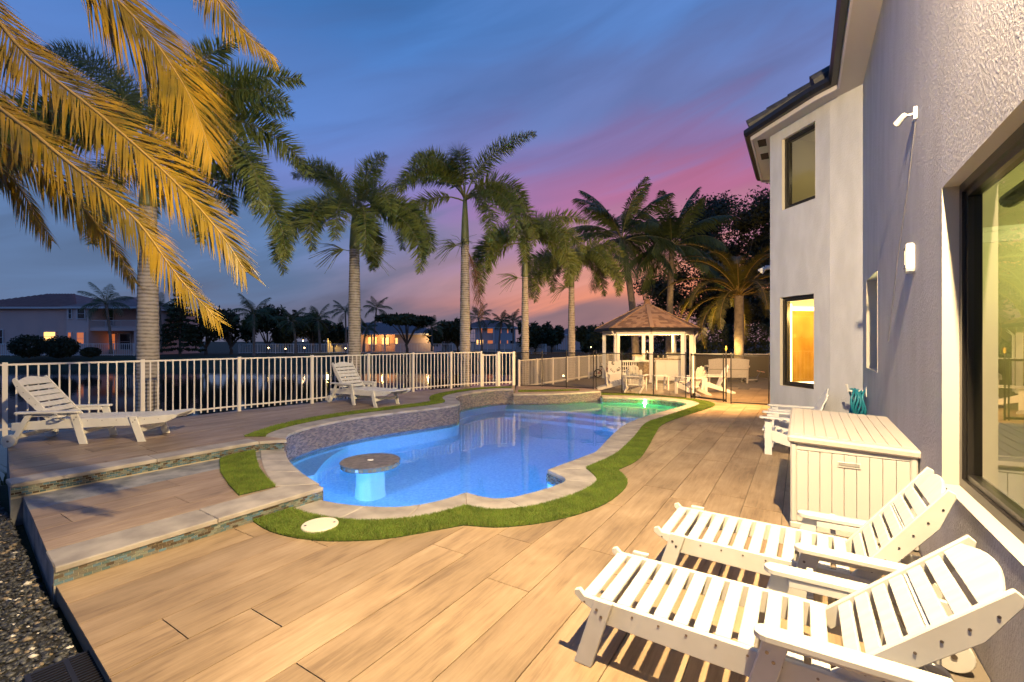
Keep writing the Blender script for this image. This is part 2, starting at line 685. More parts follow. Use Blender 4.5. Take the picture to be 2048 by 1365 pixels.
def poly_dist(poly, X, Y):
    d = np.full(X.shape, 1e9)
    ins = np.zeros(X.shape, bool)
    n = len(poly)
    for i in range(n):
        a, b = poly[i], poly[(i + 1) % n]
        ex, ey = b.x - a.x, b.y - a.y
        t = np.clip(((X - a.x) * ex + (Y - a.y) * ey) / (ex * ex + ey * ey), 0, 1)
        d = np.minimum(d, np.hypot(X - a.x - t * ex, Y - a.y - t * ey))
        c = (a.y > Y) != (b.y > Y)
        if abs(b.y - a.y) > 1e-9:
            ins ^= c & (X < (b.x - a.x) * (Y - a.y) / (b.y - a.y) + a.x)
    return np.where(ins, -d, d)


def axis(core0, core1, step, far):
    a = list(np.arange(core0, core1 + 1e-6, step))
    s, x = step, core1
    while x < far:
        s *= 1.35
        x += s
        a.append(x)
    s, x = step, core0
    b = []
    while x > -far:
        s *= 1.35
        x -= s
        b.append(x)
    return np.array(b[::-1] + a)


gx, gy = axis(-75, 20, 0.8, 900), axis(-6, 62, 0.8, 1200)
GX, GY = np.meshgrid(gx, gy)
sd = poly_dist(LAKE, GX, GY)


def gz(sd, X, Y):
    t = np.clip(sd / 7.0, 0, 1)
    z = np.where(sd > 0, -1.05 + 1.05 * (t * t * (3 - 2 * t)), -1.05 + np.maximum(sd, -3) * 0.3)
    return z - 0.10 + 0.03 * np.sin(X * 0.7) * np.sin(Y * 0.9)


def ground_z(x, y):
    X, Y = np.array([float(x)]), np.array([float(y)])
    return float(gz(poly_dist(LAKE, X, Y), X, Y)[0])


GZ = gz(sd, GX, GY)
GZ = np.where((GX > -7) & (GX < 14) & (GY < 23) & (sd > 3), np.minimum(GZ, -0.16), GZ)
GZ = np.where(poly_dist(clean(POOL_IN), GX, GY) < 1.15, -2.2, GZ)
ny, nx = GX.shape
idx = np.arange(nx * ny).reshape(ny, nx)
quads = np.stack([idx[:-1, :-1], idx[:-1, 1:], idx[1:, 1:], idx[1:, :-1]], -1).reshape(-1, 4)
MLAWN = mat('lawn', (0.030, 0.048, 0.014), 0.95, (0.016, 0.026, 0.009), 0.9, detail=8, bump=0.5, bscale=8, bdist=0.05)
ground = link('ground', np_mesh('ground', np.stack([GX, GY, GZ], -1).reshape(-1, 3), quads.ravel(), np.full(len(quads), 4), MLAWN, smooth=True), kind='structure')

mlw = bpy.data.materials.new('lake_water')
mlw.use_nodes = True
b_ = mlw.node_tree.nodes['Principled BSDF']
b_.inputs['Base Color'].default_value = (0.006, 0.008, 0.009, 1)
b_.inputs['Roughness'].default_value = 0.05
b_.inputs['IOR'].default_value = 1.33
nt = mlw.node_tree
tc = nt.nodes.new('ShaderNodeTexCoord')
no = nt.nodes.new('ShaderNodeTexNoise'); no.inputs['Scale'].default_value = 1.2; no.inputs['Detail'].default_value = 3
nt.links.new(tc.outputs['Object'], no.inputs['Vector'])
bp = nt.nodes.new('ShaderNodeBump'); bp.inputs['Strength'].default_value = 0.10; bp.inputs['Distance'].default_value = 0.05
nt.links.new(no.outputs['Fac'], bp.inputs['Height']); nt.links.new(bp.outputs[0], b_.inputs['Normal'])
mb = MB()
lk = offset(LAKE, 1.5)
vo, tr = clip(lk)
link('lake_water', slab_mesh('lake_water', vo, tr, -1.25, -1.15, mlw), kind='structure')

# tall shore grass just behind the fence (uncountable)
MREED = mat('shore_grass', (0.05, 0.075, 0.02), 0.8, rnd=0.0)


def blades(name, pts, h0, h1, w, m, lean=0.35, seed=1, seg=1):
    r = np.random.default_rng(seed)
    n = len(pts)
    h = r.uniform(h0, h1, n)
    a = r.uniform(0, 2 * math.pi, n)
    la = r.uniform(0, 2 * math.pi, n)
    ln = r.uniform(0, lean, n) * h
    dx, dy = np.cos(a) * w / 2, np.sin(a) * w / 2
    z0 = np.zeros(n)
    P0 = pts + np.stack([dx, dy, z0], -1)
    P1 = pts - np.stack([dx, dy, z0], -1)
    mid = np.stack([np.cos(la) * ln * 0.35, np.sin(la) * ln * 0.35, h * 0.6], -1)
    tip = pts + np.stack([np.cos(la) * ln, np.sin(la) * ln, h * 0.95], -1)
    sh = np.stack([dx, dy, z0], -1) * 0.7
    V = np.stack([P0, P1, pts + mid - sh, pts + mid + sh, tip], 1).reshape(-1, 3)
    b = np.arange(n) * 5
    fl = np.stack([b, b + 1, b + 2, b + 3, b + 3, b + 2, b + 4], -1).ravel()
    sizes = np.tile([4, 3], n)
    return np_mesh(name, V, fl, sizes, m)


FENCE_UP = [G(10, 874, Z2), G(236, 850, Z2), G(478, 823, Z2), G(624, 807.7, Z2), Vector((-2.95, 13.1, Z2)), G(904, 777.5, Z2), G(962, 773.2, Z2)]
pts = []
for a, b in zip(FENCE_UP[:-1], FENCE_UP[1:]):
    t = (b - a).normalized()
    nrm = Vector((-t.y, t.x, 0))
    for _ in range(int((b - a).length * 170)):
        p = a + (b - a) * random.random() + nrm * (0.35 + 2.8 * random.random() ** 1.3)
        pts.append((p.x, p.y))
pts = np.array(pts)
zz = gz(poly_dist(LAKE, pts[:, 0], pts[:, 1]), pts[:, 0], pts[:, 1])
o = link('shore_grass', blades('shore_grass', np.column_stack([pts, zz - 0.02]), 0.15, 0.55, 0.02, MREED, 0.6, 3), kind='stuff')
tag(o, 'dark tall grass along the lake edge behind the white fence', 'grass', kind='stuff')

# ------------------------------------------------------------------ pool shell
POOL_IN = clean(POOL_IN)
if area2(POOL_IN) < 0:
    POOL_IN = POOL_IN[::-1]
ZFLOOR = -1.45
vo, tr = clip(POOL_IN)
mb = MB()
pl = [(p.x, p.y) for p in POOL_IN]
n = len(pl)
mb.add([(x, y, -0.04) for x, y in pl] + [(x, y, ZFLOOR) for x, y in pl], [(i, n + i, n + (i + 1) % n, (i + 1) % n) for i in range(n)])
mb.add([(v.x, v.y, ZFLOOR) for v in vo], [tuple(t) for t in tr])
basin = mb.build('pool_basin', MPLASTER, kind='structure')

# underwater bench along the raised wall, tanning ledge and steps at the far end
bench_edge = smooth_open([Vector((-1.95, 11.2)), Vector((-1.72, 10.65)), Vector((-2.0, 10.25)), Vector((-2.75, 9.5)), Vector((-3.1, 8.75)), Vector((-3.2, 7.9)), Vector((-3.0, 6.9))])
bench_poly = bench_edge + [Vector((-3.9, 6.3)), Vector((-4.4, 8.0)), Vector((-3.2, 9.6)), Vector((-1.6, 11.2))]
vo, tr = clip(bench_poly, keep=[offset(POOL_IN, -0.003)])
link('bench', slab_mesh('bench', vo, tr, ZFLOOR + 0.01, -0.62, MPLASTER), basin)
for k, (py, zt) in enumerate(((0, -0.42), (1, -0.72), (2, -1.05))):
    d = 0.55 * k
    poly = [Vector((-0.2, 13.0 - d * 0.5)), Vector((1.5, 12.6 - d)), Vector((3.2, 11.4 - d)), Vector((4.3, 9.9 - d)), Vector((8, 10)), Vector((8, 17)), Vector((0, 17))]
    vo, tr = clip(poly, keep=[offset(POOL_IN, -0.003 - 0.002 * k)])
    link('pool_step', slab_mesh('pool_step', vo, tr, ZFLOOR + 0.01 + 0.002 * k, zt, MPLASTER), basin)

# water sheet
mw = bpy.data.materials.new('pool_water')
mw.use_nodes = True
nt = mw.node_tree
N, L = nt.nodes, nt.links
N.remove(N['Principled BSDF'])
gl = N.new('ShaderNodeBsdfRefraction'); gl.inputs['IOR'].default_value = 1.33; gl.inputs['Roughness'].default_value = 0.0
gl.inputs['Color'].default_value = (0.80, 0.95, 1.0, 1)
rf = N.new('ShaderNodeBsdfGlossy'); rf.inputs['Roughness'].default_value = 0.0
fr = N.new('ShaderNodeFresnel'); fr.inputs[0].default_value = 1.33
mx = N.new('ShaderNodeMixShader')
tc = N.new('ShaderNodeTexCoord')
no = N.new('ShaderNodeTexNoise'); no.inputs['Scale'].default_value = 2.2; no.inputs['Detail'].default_value = 2
L.new(tc.outputs['Object'], no.inputs['Vector'])
bp = N.new('ShaderNodeBump'); bp.inputs['Strength'].default_value = 0.16; bp.inputs['Distance'].default_value = 0.02
L.new(no.outputs['Fac'], bp.inputs['Height'])
for q in (gl, rf, fr):
    L.new(bp.outputs[0], q.inputs['Normal'])
L.new(fr.outputs[0], mx.inputs[0]); L.new(gl.outputs[0], mx.inputs[1]); L.new(rf.outputs[0], mx.inputs[2])
L.new(mx.outputs[0], N['Material Output'].inputs[0])
vo, tr = clip(POOL_IN)
me = bpy.data.meshes.new('pool_water')
tr = [t if ((vo[t[1]] - vo[t[0]]).x * (vo[t[2]] - vo[t[0]]).y - (vo[t[1]] - vo[t[0]]).y * (vo[t[2]] - vo[t[0]]).x) > 0 else t[::-1] for t in tr]
me.from_pydata([(v.x, v.y, ZW) for v in vo], [], [tuple(t) for t in tr])
me.materials.append(mw)
water = link('pool_water', me, kind='structure')

# pool lights (underwater fittings)
MLENS = mat('lamp_lens', (0.8, 0.9, 1), 0.3, emit=(0.35, 0.6, 1.0), estr=20)
MLENSG = mat('green_lamp_lens', (0.6, 1, 0.6), 0.3, emit=(0.10, 1.0, 0.12), estr=220)
BLUE = (0.040, 0.25, 1.0)
for (x, y, z, tx, ty, pw) in ((-2.66, 5.78, -0.70, 0.2, 8.6, 0.6), (-0.9, 5.05, -0.85, 0.6, 9.0, 0.35), (1.85, 8.25, -0.8, -1.5, 10, 0.5)):
    a = Vector((tx - x, ty - y, 0)).normalized()
    mb = MB()
    mb.tube([Vector((x, y, z)) - a * 0.10, Vector((x, y, z)) + a * 0.0], 0.11, 16)
    fit = mb.build('pool_lamp', MWHITEP, basin)
    mb = MB()
    mb.tube([Vector((x, y, z)) + a * 0.002, Vector((x, y, z)) + a * 0.012], 0.085, 16)
    mb.build('lens', MLENS, fit)
    lamp('pool_lamp_light', 'SPOT', Vector((x, y, z)) + a * 0.03, POOL_W * pw, BLUE if x > -2 else (0.09, 0.36, 1.0), radius=0.07, spot_size=math.radians(165), spot_blend=0.6)
    aim(bpy.context.scene.objects[-1] if False else COL.objects[-1], Vector((x, y, z)) + a * 3 + Vector((0, 0, -0.25)))
mb = MB()
c = G(1287, 806, ZW)
mb.lathe([(0.07, -0.42), (0.075, -0.40), (0.045, -0.37), (0.03, -0.36)], 14, (c.x, c.y - 0.15, 0.0))
jet = mb.build('deck_jet', MWHITEP, basin)
mb = MB()
mb.lathe([(0.05, ZW - 0.03), (0.055, ZW + 0.0), (0.03, ZW + 0.035), (0.01, ZW + 0.045)], 12, (c.x, c.y - 0.15, 0.0))
mb.build('jet_light', MLENSG, jet)
lamp('deck_jet_light', 'POINT', (c.x, c.y - 0.15, ZW - 0.06), GREEN_W * 3, (0.10, 1.0, 0.10), radius=0.03)
lamp('deck_jet_glow', 'POINT', (c.x, c.y - 0.15, ZW + 0.08), GREEN_W * 0.12, (0.10, 1.0, 0.10), radius=0.03)

# swim-up table
tab = thing('pool_table', 'round stone-topped table standing on a white column in the blue water', 'table', (-2.14, 6.88, ZFLOOR))
MTOP = mat('brown_stone_top', (0.21, 0.185, 0.16), 0.35, (0.09, 0.08, 0.072), 14, bump=0.1, bscale=30, bdist=0.003)
mb = MB()
mb.lathe([(0.23, 0.0), (0.22, 0.05), (0.21, 0.4), (0.205, 1.20)], 28)
mb.build('column', mat('white_pebble_plaster', (0.86, 0.88, 0.88), 0.6, (0.74, 0.78, 0.8), 70, bump=0.3, bscale=70), tab, smooth=True)
zt = -0.05 - ZFLOOR
mb = MB(); mb.lathe([(0.36, zt - 0.10), (0.425, zt - 0.085), (0.43, zt - 0.022)], 40); mb.build('rim', TILE_PAL[4], tab)
mb = MB(); mb.lathe([(0.437, zt - 0.02), (0.44, zt - 0.008), (0.43, zt)], 48); top = mb.build('table_top', MTOP, tab)
mb = MB(); mb.lathe([(0.045, zt + 0.001), (0.045, zt + 0.006), (0.03, zt + 0.007)], 18); mb.build('umbrella_ring', MWHITEP, top)
mb = MB()
for k in range(44):
    a = 2 * math.pi * k / 44
    mb.box((0.428 * math.cos(a), 0.428 * math.sin(a), zt - 0.052), (0.008, 0.05, 0.045), Matrix.Rotation(a, 3, 'Z'), k % 3)
mb.build('rim_tile', [TILE_PAL[3], TILE_PAL[4], TILE_PAL[1]], tab)['kind'] = 'stuff'
# floor fitting
c = Vector((-1.45, 6.25, ZFLOOR))
t = thing('floor_fitting', 'white round lit fitting on the blue pool floor beside the column', 'pool lamp', c)
lamp('floor_fitting_light', 'POINT', c + Vector((0, 0, 0.12)), 130, (0.40, 0.68, 1.0), radius=0.05)
mb = MB(); mb.lathe([(0.16, 0.0), (0.16, 0.02), (0.12, 0.035)], 24); mb.build('flange', MWHITEP, t)
mb = MB(); mb.lathe([(0.11, 0.036), (0.10, 0.05), (0.02, 0.052)], 20); mb.build('cover', MPLASTER, t)


# ------------------------------------------------------------------ tile bands
def arclen(path):
    s = [0]
    for a, b in zip(path[:-1], path[1:]):
        s.append(s[-1] + (b - a).length)
    return s


def sample(path, sl, s):
    s = max(0, min(s, sl[-1] - 1e-9))
    lo, hi = 0, len(sl) - 1
    while hi - lo > 1:
        mid = (lo + hi) // 2
        if sl[mid] <= s:
            lo = mid
        else:
            hi = mid
    f = (s - sl[lo]) / max(1e-9, sl[hi] - sl[lo])
    t = (path[hi] - path[lo]).normalized()
    return path[lo].lerp(path[hi], f), t


tile_meshes = {}


def tile_band(parent, path, z0, z1, tl, th, mats, nparts=0, gap=0.003, side=1, proud=0.006, jit=0.02, seed=5):
    """running-bond mosaic; side: +1 faces to the right of the path; first nparts (nearest the camera) are separate objects"""
    r = random.Random(seed)
    sl = arclen(path)
    rows = max(1, round((z1 - z0) / th))
    th = (z1 - z0) / rows
    items = []
    for k in range(rows):
        s = -tl * 0.5 * (k % 2)
        while s < sl[-1]:
            a, b = max(0, s), min(sl[-1], s + tl)
            if b - a > tl * 0.2:
                p, t = sample(path, sl, (a + b) / 2)
                items.append((p, t, b - a - gap, z0 + (k + 0.5) * th, th - gap, r.randrange(len(mats)), r.uniform(-jit, jit), r.uniform(-jit, jit), (a + b) / 2))
            s += tl
    items.sort(key=lambda i: i[0].length)
    mb = MB()
    for q, (p, t, l, z, h, mi, ja, jb, s) in enumerate(items):
        ang = math.atan2(t.y, t.x)
        nrm = Vector((t.y, -t.x)) * side
        c = Vector((p.x + nrm.x * proud / 2, p.y + nrm.y * proud / 2, z))
        R = Matrix.Rotation(ang + ja, 3, 'Z') @ Matrix.Rotation(jb, 3, 'X')
        if q < nparts:
            key = (mats[mi].name, round(l, 3), round(h, 4))
            if key not in tile_meshes:
                m2 = MB(); m2.box((0, 0, 0), (l, proud, h)); tile_meshes[key] = m2.mesh('tile', mats[mi])
            o = link('tile', tile_meshes[key], parent)
            o.matrix_local = Matrix.Translation(c) @ R.to_4x4()
        else:
            mb.box(c, (l, proud, h), R, mi)
    if mb.v:
        me = mb.mesh('mosaic_tiles', mats)
        link('mosaic_tiles', me, parent)['kind'] = 'stuff'


def coping(parent, inner, outer, ztop, m=MCOPE, th=0.045, piece=0.62, gap=0.004, overhang=0.0):
    """stone slabs between two plan polylines, one object each"""
    si, so = arclen(inner), arclen(outer)
    n = max(1, round(max(si[-1], so[-1]) / piece))
    for k in range(n):
        K = 5
        ring_i, ring_o = [], []
        for j in range(K + 1):
            f = (k + (j / K)) / n
            if j == 0:
                f += gap / 2 / max(si[-1], 0.01)
            if j == K:
                f -= gap / 2 / max(si[-1], 0.01)
            ring_i.append(sample(inner, si, f * si[-1])[0])
            ring_o.append(sample(outer, so, f * so[-1])[0])
        c = (ring_i[K // 2] + ring_o[K // 2]) / 2
        poly = [(p.x - c.x, p.y - c.y) for p in ring_i + ring_o[::-1]]
        if sum(a[0] * b[1] - b[0] * a[1] for a, b in zip(poly, poly[1:] + poly[:1])) < 0:
            poly = poly[::-1]
        mb = MB()
        mb.prism(poly, (0, 0, -th), (1, 0, 0), (0, 1, 0), (0, 0, th))
        link('coping_stone', mb.mesh('coping_stone', m, bevel=0.006), parent, loc=(c.x, c.y, ztop + random.uniform(-0.001, 0.001)))


# near and right-hand coping, waterline tile
def shift_in(path, d):
    out = []
    for i, p in enumerate(path):
        t = (path[min(i + 1, len(path) - 1)] - path[max(i - 1, 0)]).normalized()
        out.append(p + Vector((-t.y, t.x)) * d)
    return out


cut1 = IN_NEAR.index(min(IN_NEAR, key=lambda p: (p - Vector(G(932, 986).xy)).length))
co1 = OUT_NEAR.index(min(OUT_NEAR, key=lambda p: (p - Vector(G(932.5, 1014).xy)).length))
cut2 = IN_NEAR.index(min(IN_NEAR, key=lambda p: (p - Vector(G(1094.5, 941).xy)).length))
co2 = OUT_NEAR.index(min(OUT_NEAR, key=lambda p: (p - Vector(G(1171.6, 937.6).xy)).length))
for (a, b, c_, d_) in ((0, cut1, 0, co1), (cut1, cut2, co1, co2), (cut2, len(IN_NEAR) - 1, co2, len(OUT_NEAR) - 1)):
    coping(basin, IN_NEAR[a:b + 1], OUT_NEAR[c_:d_ + 1], 0.008)
tile_band(basin, IN_NEAR, ZW - 0.08, -0.042, 0.05, 0.025, TILE_PAL, 0, side=-1, proud=0.005)

# ------------------------------------------------------------------ raised parts: step, upper deck, far platform
S1a, S1b = G(107.5, 1134, Z1), G(645, 974, Z1)            # front edge of the lower step
S2a, S2b = G(21, 969, Z2), G(517, 882.5, Z2)               # front edge of the upper deck
S2c = Vector((-3.41, 6.81, Z2))
v2 = lambda p: Vector((p.x, p.y))
ML0 = [v2(G(24.5, 1001, Z1)), v2(S1a)]
mid_poly = [v2(S1a), v2(S1b)] + IN_MID[::-1][1:] + [v2(S2c) + Vector((-0.1, 0.15)), v2(S2b) + Vector((0, 0.1)), v2(S2a) + Vector((0.02, 0.1))]
mid_poly = clean(mid_poly)
up_back = [v2(p) for p in FENCE_UP[::-1]]
up_poly = clean([v2(S2a), v2(S2b), v2(S2c)] + IN_UP[::-1] + [Vector((0.1, 14.95))] + [p + Vector((-0.06, 0.08)) for p in up_back])
far_poly = clean([Vector((0.08, 13.87))] + IN_FAR[::-1] + [Vector((2.86, 14.62)), Vector((2.86, 15.6)), Vector((1.9, 16.05)), Vector((1.0, 16.35)), Vector((0.16, 16.4))])
mid_step = None
decks = {}
for nm, poly, zt in (('lower_step', mid_poly, Z1), ('upper_deck', up_poly, Z2), ('far_platform', far_poly, Z1)):
    if area2(poly) < 0:
        poly = poly[::-1]
    vo, tr = clip(poly)
    decks[nm] = (link(nm, slab_mesh(nm, vo, tr, -0.45, zt - 0.012, MCONC), kind='structure'), poly, zt)
MIDD, UPD, FARD = decks['lower_step'][0], decks['upper_deck'][0], decks['far_platform'][0]

# coping on the steps
s1dir = (v2(S1b) - v2(S1a)).normalized()
s1n = Vector((-s1dir.y, s1dir.x))
S1in = [v2(S1a) + (v2(S1b) - v2(S1a)) * (k / 12) for k in range(13)]
S1f = [p - s1n * 0.02 for p in S1in]
S1k = [v2(G(90.6, 1102.8, Z1)).lerp(v2(G(551, 976, Z1)), k / 12) for k in range(13)]
S1k[-1] = v2(G(600, 962, Z1))
coping(MIDD, S1f, S1k, Z1, piece=1.15)
S2in = [v2(S2a).lerp(v2(S2b), k / 10) for k in range(11)]
S2d = (v2(S2b) - v2(S2a)).normalized()
S2nn = Vector((-S2d.y, S2d.x))
S2f = [p - S2nn * 0.02 for p in S2in]
S2k = [p + S2nn * 0.30 for p in S2in]
coping(UPD, S2f, S2k, Z2, piece=1.1)
# coping round the raised wall
OUT_UP = [Vector((-0.02, 14.25)), Vector((-0.6, 14.15)), Vector((-1.35, 13.4)), Vector((-1.83, 12.35)), Vector((-1.8, 11.6)), Vector((-1.6, 11.0)),
          Vector((-1.65, 10.72)), Vector((-1.95, 10.35)), Vector((-2.65, 9.68)), Vector((-3.32, 8.98)), Vector((-3.82, 7.95)), Vector((-3.9, 7.25)), Vector((-3.79, 7.0))]
OUT_UP = smooth_open(OUT_UP)
IN_UPo = shift_in(IN_UP, 0.025)
coping(UPD, IN_UPo, OUT_UP, Z2 + 0.004, piece=0.6)
coping(UPD, [v2(S2b) + Vector((0.005, 0.0)) - S2nn * 0.02, v2(S2c) + Vector((0.06, -0.03))], [v2(S2b) + S2nn * 0.30, Vector((-3.82, 6.99))], Z2 - 0.002, piece=1.2)
OUT_FAR = shift_in(IN_FAR, -0.30)
coping(FARD, shift_in(IN_FAR, 0.02), OUT_FAR, Z1 + 0.004, piece=0.6)
# curved coping on the lower step beside the pool
OUT_MID = smooth_open(g2([(522, 900), (521, 915), (530, 945), (551, 973.7)], Z1))
coping(MIDD, shift_in(IN_MID, 0.02)[:-2], OUT_MID, Z1 + 0.004, piece=0.7)
# mosaic risers
tile_band(MIDD, S1in, 0.002, Z1 - 0.046, 0.052, 0.024, TILE_PAL, 230, side=1)
tile_band(UPD, S2in, Z1 + 0.002, Z2 - 0.046, 0.052, 0.024, TILE_PAL, 150, side=1, seed=9)
tile_band(UPD, [v2(S2b), v2(S2c)], Z1 + 0.002, Z2 - 0.046, 0.052, 0.024, TILE_PAL, 0, side=1, seed=10)
tile_band(UPD, IN_UP, ZW - 0.16, Z2 - 0.042, 0.055, 0.0225, TILE_WALL, 0, side=-1, jit=0.035, seed=11)
tile_band(FARD, IN_FAR, ZW - 0.16, Z1 - 0.042, 0.055, 0.0225, TILE_WALL, 0, side=-1, jit=0.05, seed=12)
tile_band(FARD, [Vector((0.035, 14.3)), Vector((0.035, 13.87))], Z1, Z2 - 0.042, 0.055, 0.0225, TILE_WALL, 0, side=-1, jit=0.05, seed=13)
tile_band(MIDD, IN_MID, ZW - 0.1, Z1 - 0.042, 0.052, 0.024, TILE_PAL, 0, side=-1, seed=14)
# tile backing walls (grout) for raised sections
mb = MB()
for path, zt in ((IN_UP, Z2), (IN_FAR, Z1), (IN_MID, Z1)):
    for a, b in zip(path[:-1], path[1:]):
        mb.add([(a.x, a.y, -0.5), (b.x, b.y, -0.5), (b.x, b.y, zt - 0.04), (a.x, a.y, zt - 0.04)], [(0, 1, 2, 3)])
for path, z0, zt in ((S1in, -0.02, Z1), (S2in, Z1 - 0.02, Z2)):
    nn = Vector((0.001, -0.001))
    for a, b in zip(path[:-1], path[1:]):
        a, b = a + nn, b + nn
        mb.add([(a.x, a.y, z0), (b.x, b.y, z0), (b.x, b.y, zt - 0.04), (a.x, a.y, zt - 0.04)], [(0, 1, 2, 3)])
mb.build('grout_bed', MGROUT_LT, basin)

# ------------------------------------------------------------------ lower deck
LE = v2(G(113, 1172.5)); LEd = (v2(G(225, 1365)) - LE).normalized()
low_poly = [LE, LE + LEd * 4.6, v2(W(0.83, -0.3)), v2(W(0.83, 18.2)), Vector((13.5, 21.5)), Vector((5.4, 24.5)), Vector((4.0, 22.2)), Vector((2.0, 19.3)), Vector((0.35, 16.4)),
            Vector((2.85, 14.4)), v2(G(1202, 790))] + [Vector((1.5, 12.0)), Vector((-1.2, 8)), Vector((-2.6, 6.4)), v2(S1b), v2(S1a) + s1n * 0.05]
pool_cut = offset(POOL_IN, 0.04)
if area2(low_poly) < 0:
    low_poly = low_poly[::-1]
vo, tr = clip(low_poly, cut=[pool_cut])
deck = link('pool_deck', slab_mesh('pool_deck', vo, tr, -0.11, -0.012, MGROUT), kind='structure')


def planks(parent, poly, cuts, ztop, n0, n1, u0, u1, wid, leng, m, seed, near=11.5, skip=()):
    """wood-look porcelain planks laid along the house wall; the nearer ones are single objects"""
    r = random.Random(seed)
    gap = 0.0034
    full = MB(); full.box((0, 0, -0.006), (leng - 2 * gap, wid - 2 * gap, 0.012)); fme = full.mesh('plank', m)
    far = MB()
    nrow = int((n1 - n0) / wid)
    for i in range(nrow):
        nn = n0 + (i + 0.5) * wid
        u = u0 - r.random() * leng
        while u < u1:
            uc = u + leng / 2
            c = W(nn, uc)
            u += leng
            hx, hy = leng / 2 - gap, wid / 2 - gap
            cs = [v2(W(nn + b, uc + a)) for a, b in ((-hx, -hy), (hx, -hy), (hx, hy), (-hx, hy))]
            if max(p.y for p in cs) < 0.25:
                continue
            dense = [cs[k].lerp(cs[(k + 1) % 4], t / 8) for k in range(4) for t in range(8)] + [v2(c)]
            ins = [inside(poly, p) for p in dense]
            incut = [any(inside(q, p) for q in cuts) for p in dense]
            if not any(ins) or all(incut) or any(all(inside(q, p) for p in dense) for q in skip):
                continue
            tilt = r.uniform(-0.0006, 0.0006)
            loc = (c.x, c.y, ztop + tilt)
            ang = UANG + (math.pi if r.random() < 0.5 else 0)
            if all(ins) and not any(incut):
                me = fme
            else:
                vo, tr = clip(cs, keep=[poly], cut=[q for q in cuts if any(inside(q, p) for p in dense)])
                if not tr:
                    continue
                me = slab_mesh('plank', vo, tr, -0.012, 0.0, m, (c.x, c.y), ang)
            if c.y < near:
                o = link('plank', me, parent, loc=loc, rot=(0, 0, ang))
            else:
                R = Matrix.Rotation(ang, 3, 'Z')
                far.add([R @ v.co + Vector(loc) for v in me.vertices], [tuple(p.vertices) for p in me.polygons])
    if far.v:
        link('planks', far.mesh('planks', m), parent)['kind'] = 'stuff'


planks(deck, low_poly, [pool_cut], 0.0, -5.2, 0.84, 0.0, 18.0, 0.36, 1.95, MWOOD, 21, near=11.0, skip=[mid_poly, up_poly, far_poly])
S2back = clean(S2k + [Vector((-3.9, 7.25)), Vector((-3.9, 7.8))])
planks(UPD, up_poly, [[v2(p) for p in S2f] + S2k[::-1]], Z2, -11.5, -3.6, 0.5, 14.2, 0.36, 1.95, MWOOD_DK, 22, near=10.5)
planks(MIDD, mid_poly, [S1f + S1k[::-1]], Z1, -6.2, -3.6, 0.2, 6.5, 0.36, 1.95, MWOOD_DK, 23)
planks(FARD, far_poly, [], Z1, -9, -4, 9, 15, 0.36, 1.95, MWOOD_DK, 24, near=1)

# ------------------------------------------------------------------ artificial turf strips
MTURF = mat('turf_green', (0.15, 0.24, 0.024), 0.85, (0.075, 0.135, 0.014), 5, detail=6)
MTURFB = mat('turf_backing', (0.035, 0.055, 0.01), 0.95)
MTURF2 = mat('turf_olive', (0.19, 0.22, 0.035), 0.8, (0.11, 0.13, 0.02), 6)


def strip_poly(inner, outer):
    return clean(list(inner) + list(outer)[::-1], 0.004)


def turf(label, poly, z, dens, seed, h=(0.022, 0.042), w=0.0045, cuts=()):
    if area2(poly) < 0:
        poly = poly[::-1]
    vo, tr = clip(poly, cut=cuts)
    base = slab_mesh('turf_backing', vo, tr, z - 0.01, z + 0.008, MTURFB)
    r = np.random.default_rng(seed)
    P_ = []
    for t in tr:
        a, b, c = (vo[i] for i in t[:3])
        A = abs((b - a).cross(c - a)) / 2
        ctr = (a + b + c) / 3
        d = max(2.0, ctr.y)
        k = int(A * dens * min(1.0, (5.0 / d) ** 1.2) + r.random())
        if k:
            s, q = r.random(k), r.random(k)
            f = s + q > 1
            s[f], q[f] = 1 - s[f], 1 - q[f]
            P_.append(np.stack([a.x + s * (b.x - a.x) + q * (c.x - a.x), a.y + s * (b.y - a.y) + q * (c.y - a.y), np.full(k, z + 0.004)], -1))
    pts = np.concatenate(P_)
    dd = float(np.median(pts[:, 1]))
    ww = w * max(1, dd / 5.0)
    half = r.random(len(pts)) < 0.7
    o = None
    mb_all = bpy.data.objects.new('artificial_turf', base)
    COL.objects.link(mb_all)
    tag(mb_all, label, 'turf', kind='stuff')
    for sel, mt, sd_ in ((half, MTURF, seed + 1), (~half, MTURF2, seed + 2)):
        o = link('blades', blades('blades', pts[sel], h[0], h[1], ww, mt, 0.9, sd_), mb_all)
        o['kind'] = 'stuff'
    return mb_all


lid_c = G(640, 1057)
turf('green artificial turf strip curving round the near side of the pool', strip_poly(OUT_NEAR, GRASS_NEAR), 0.0, 42000, 31)
turf('small curved patch of green turf on the lower step', clean(g2([(510, 903), (475, 909), (440.5, 920), (441, 945), (457, 969.6), (477.4, 992), (551, 974.5), (530, 955), (518, 938), (512, 918)], Z1)), Z1, 42000, 33)
GR_UP_O = smooth_open([Vector((0.0, 14.5)), Vector((-0.6, 14.45)), Vector((-1.5, 13.75)), Vector((-2.15, 12.4)), Vector((-2.13, 11.6)), Vector((-1.95, 11.1)),
                       Vector((-2.0, 10.9)), Vector((-2.2, 10.6)), Vector((-2.8, 9.95)), Vector((-3.5, 9.2)), Vector((-4.02, 8.2)), Vector((-4.12, 7.4)), Vector((-4.1, 6.98))])
turf('green turf strip running behind the coping of the raised wall', strip_poly(OUT_UP, GR_UP_O), Z2, 26000, 35)
turf('short green turf strip on the low platform behind the pool', clean([Vector((0.2, 14.35)), Vector((1.2, 14.5)), Vector((2.2, 14.8)), Vector((2.2, 14.98)), Vector((1.2, 14.85)), Vector((0.2, 14.72))]), Z1, 22000, 37)
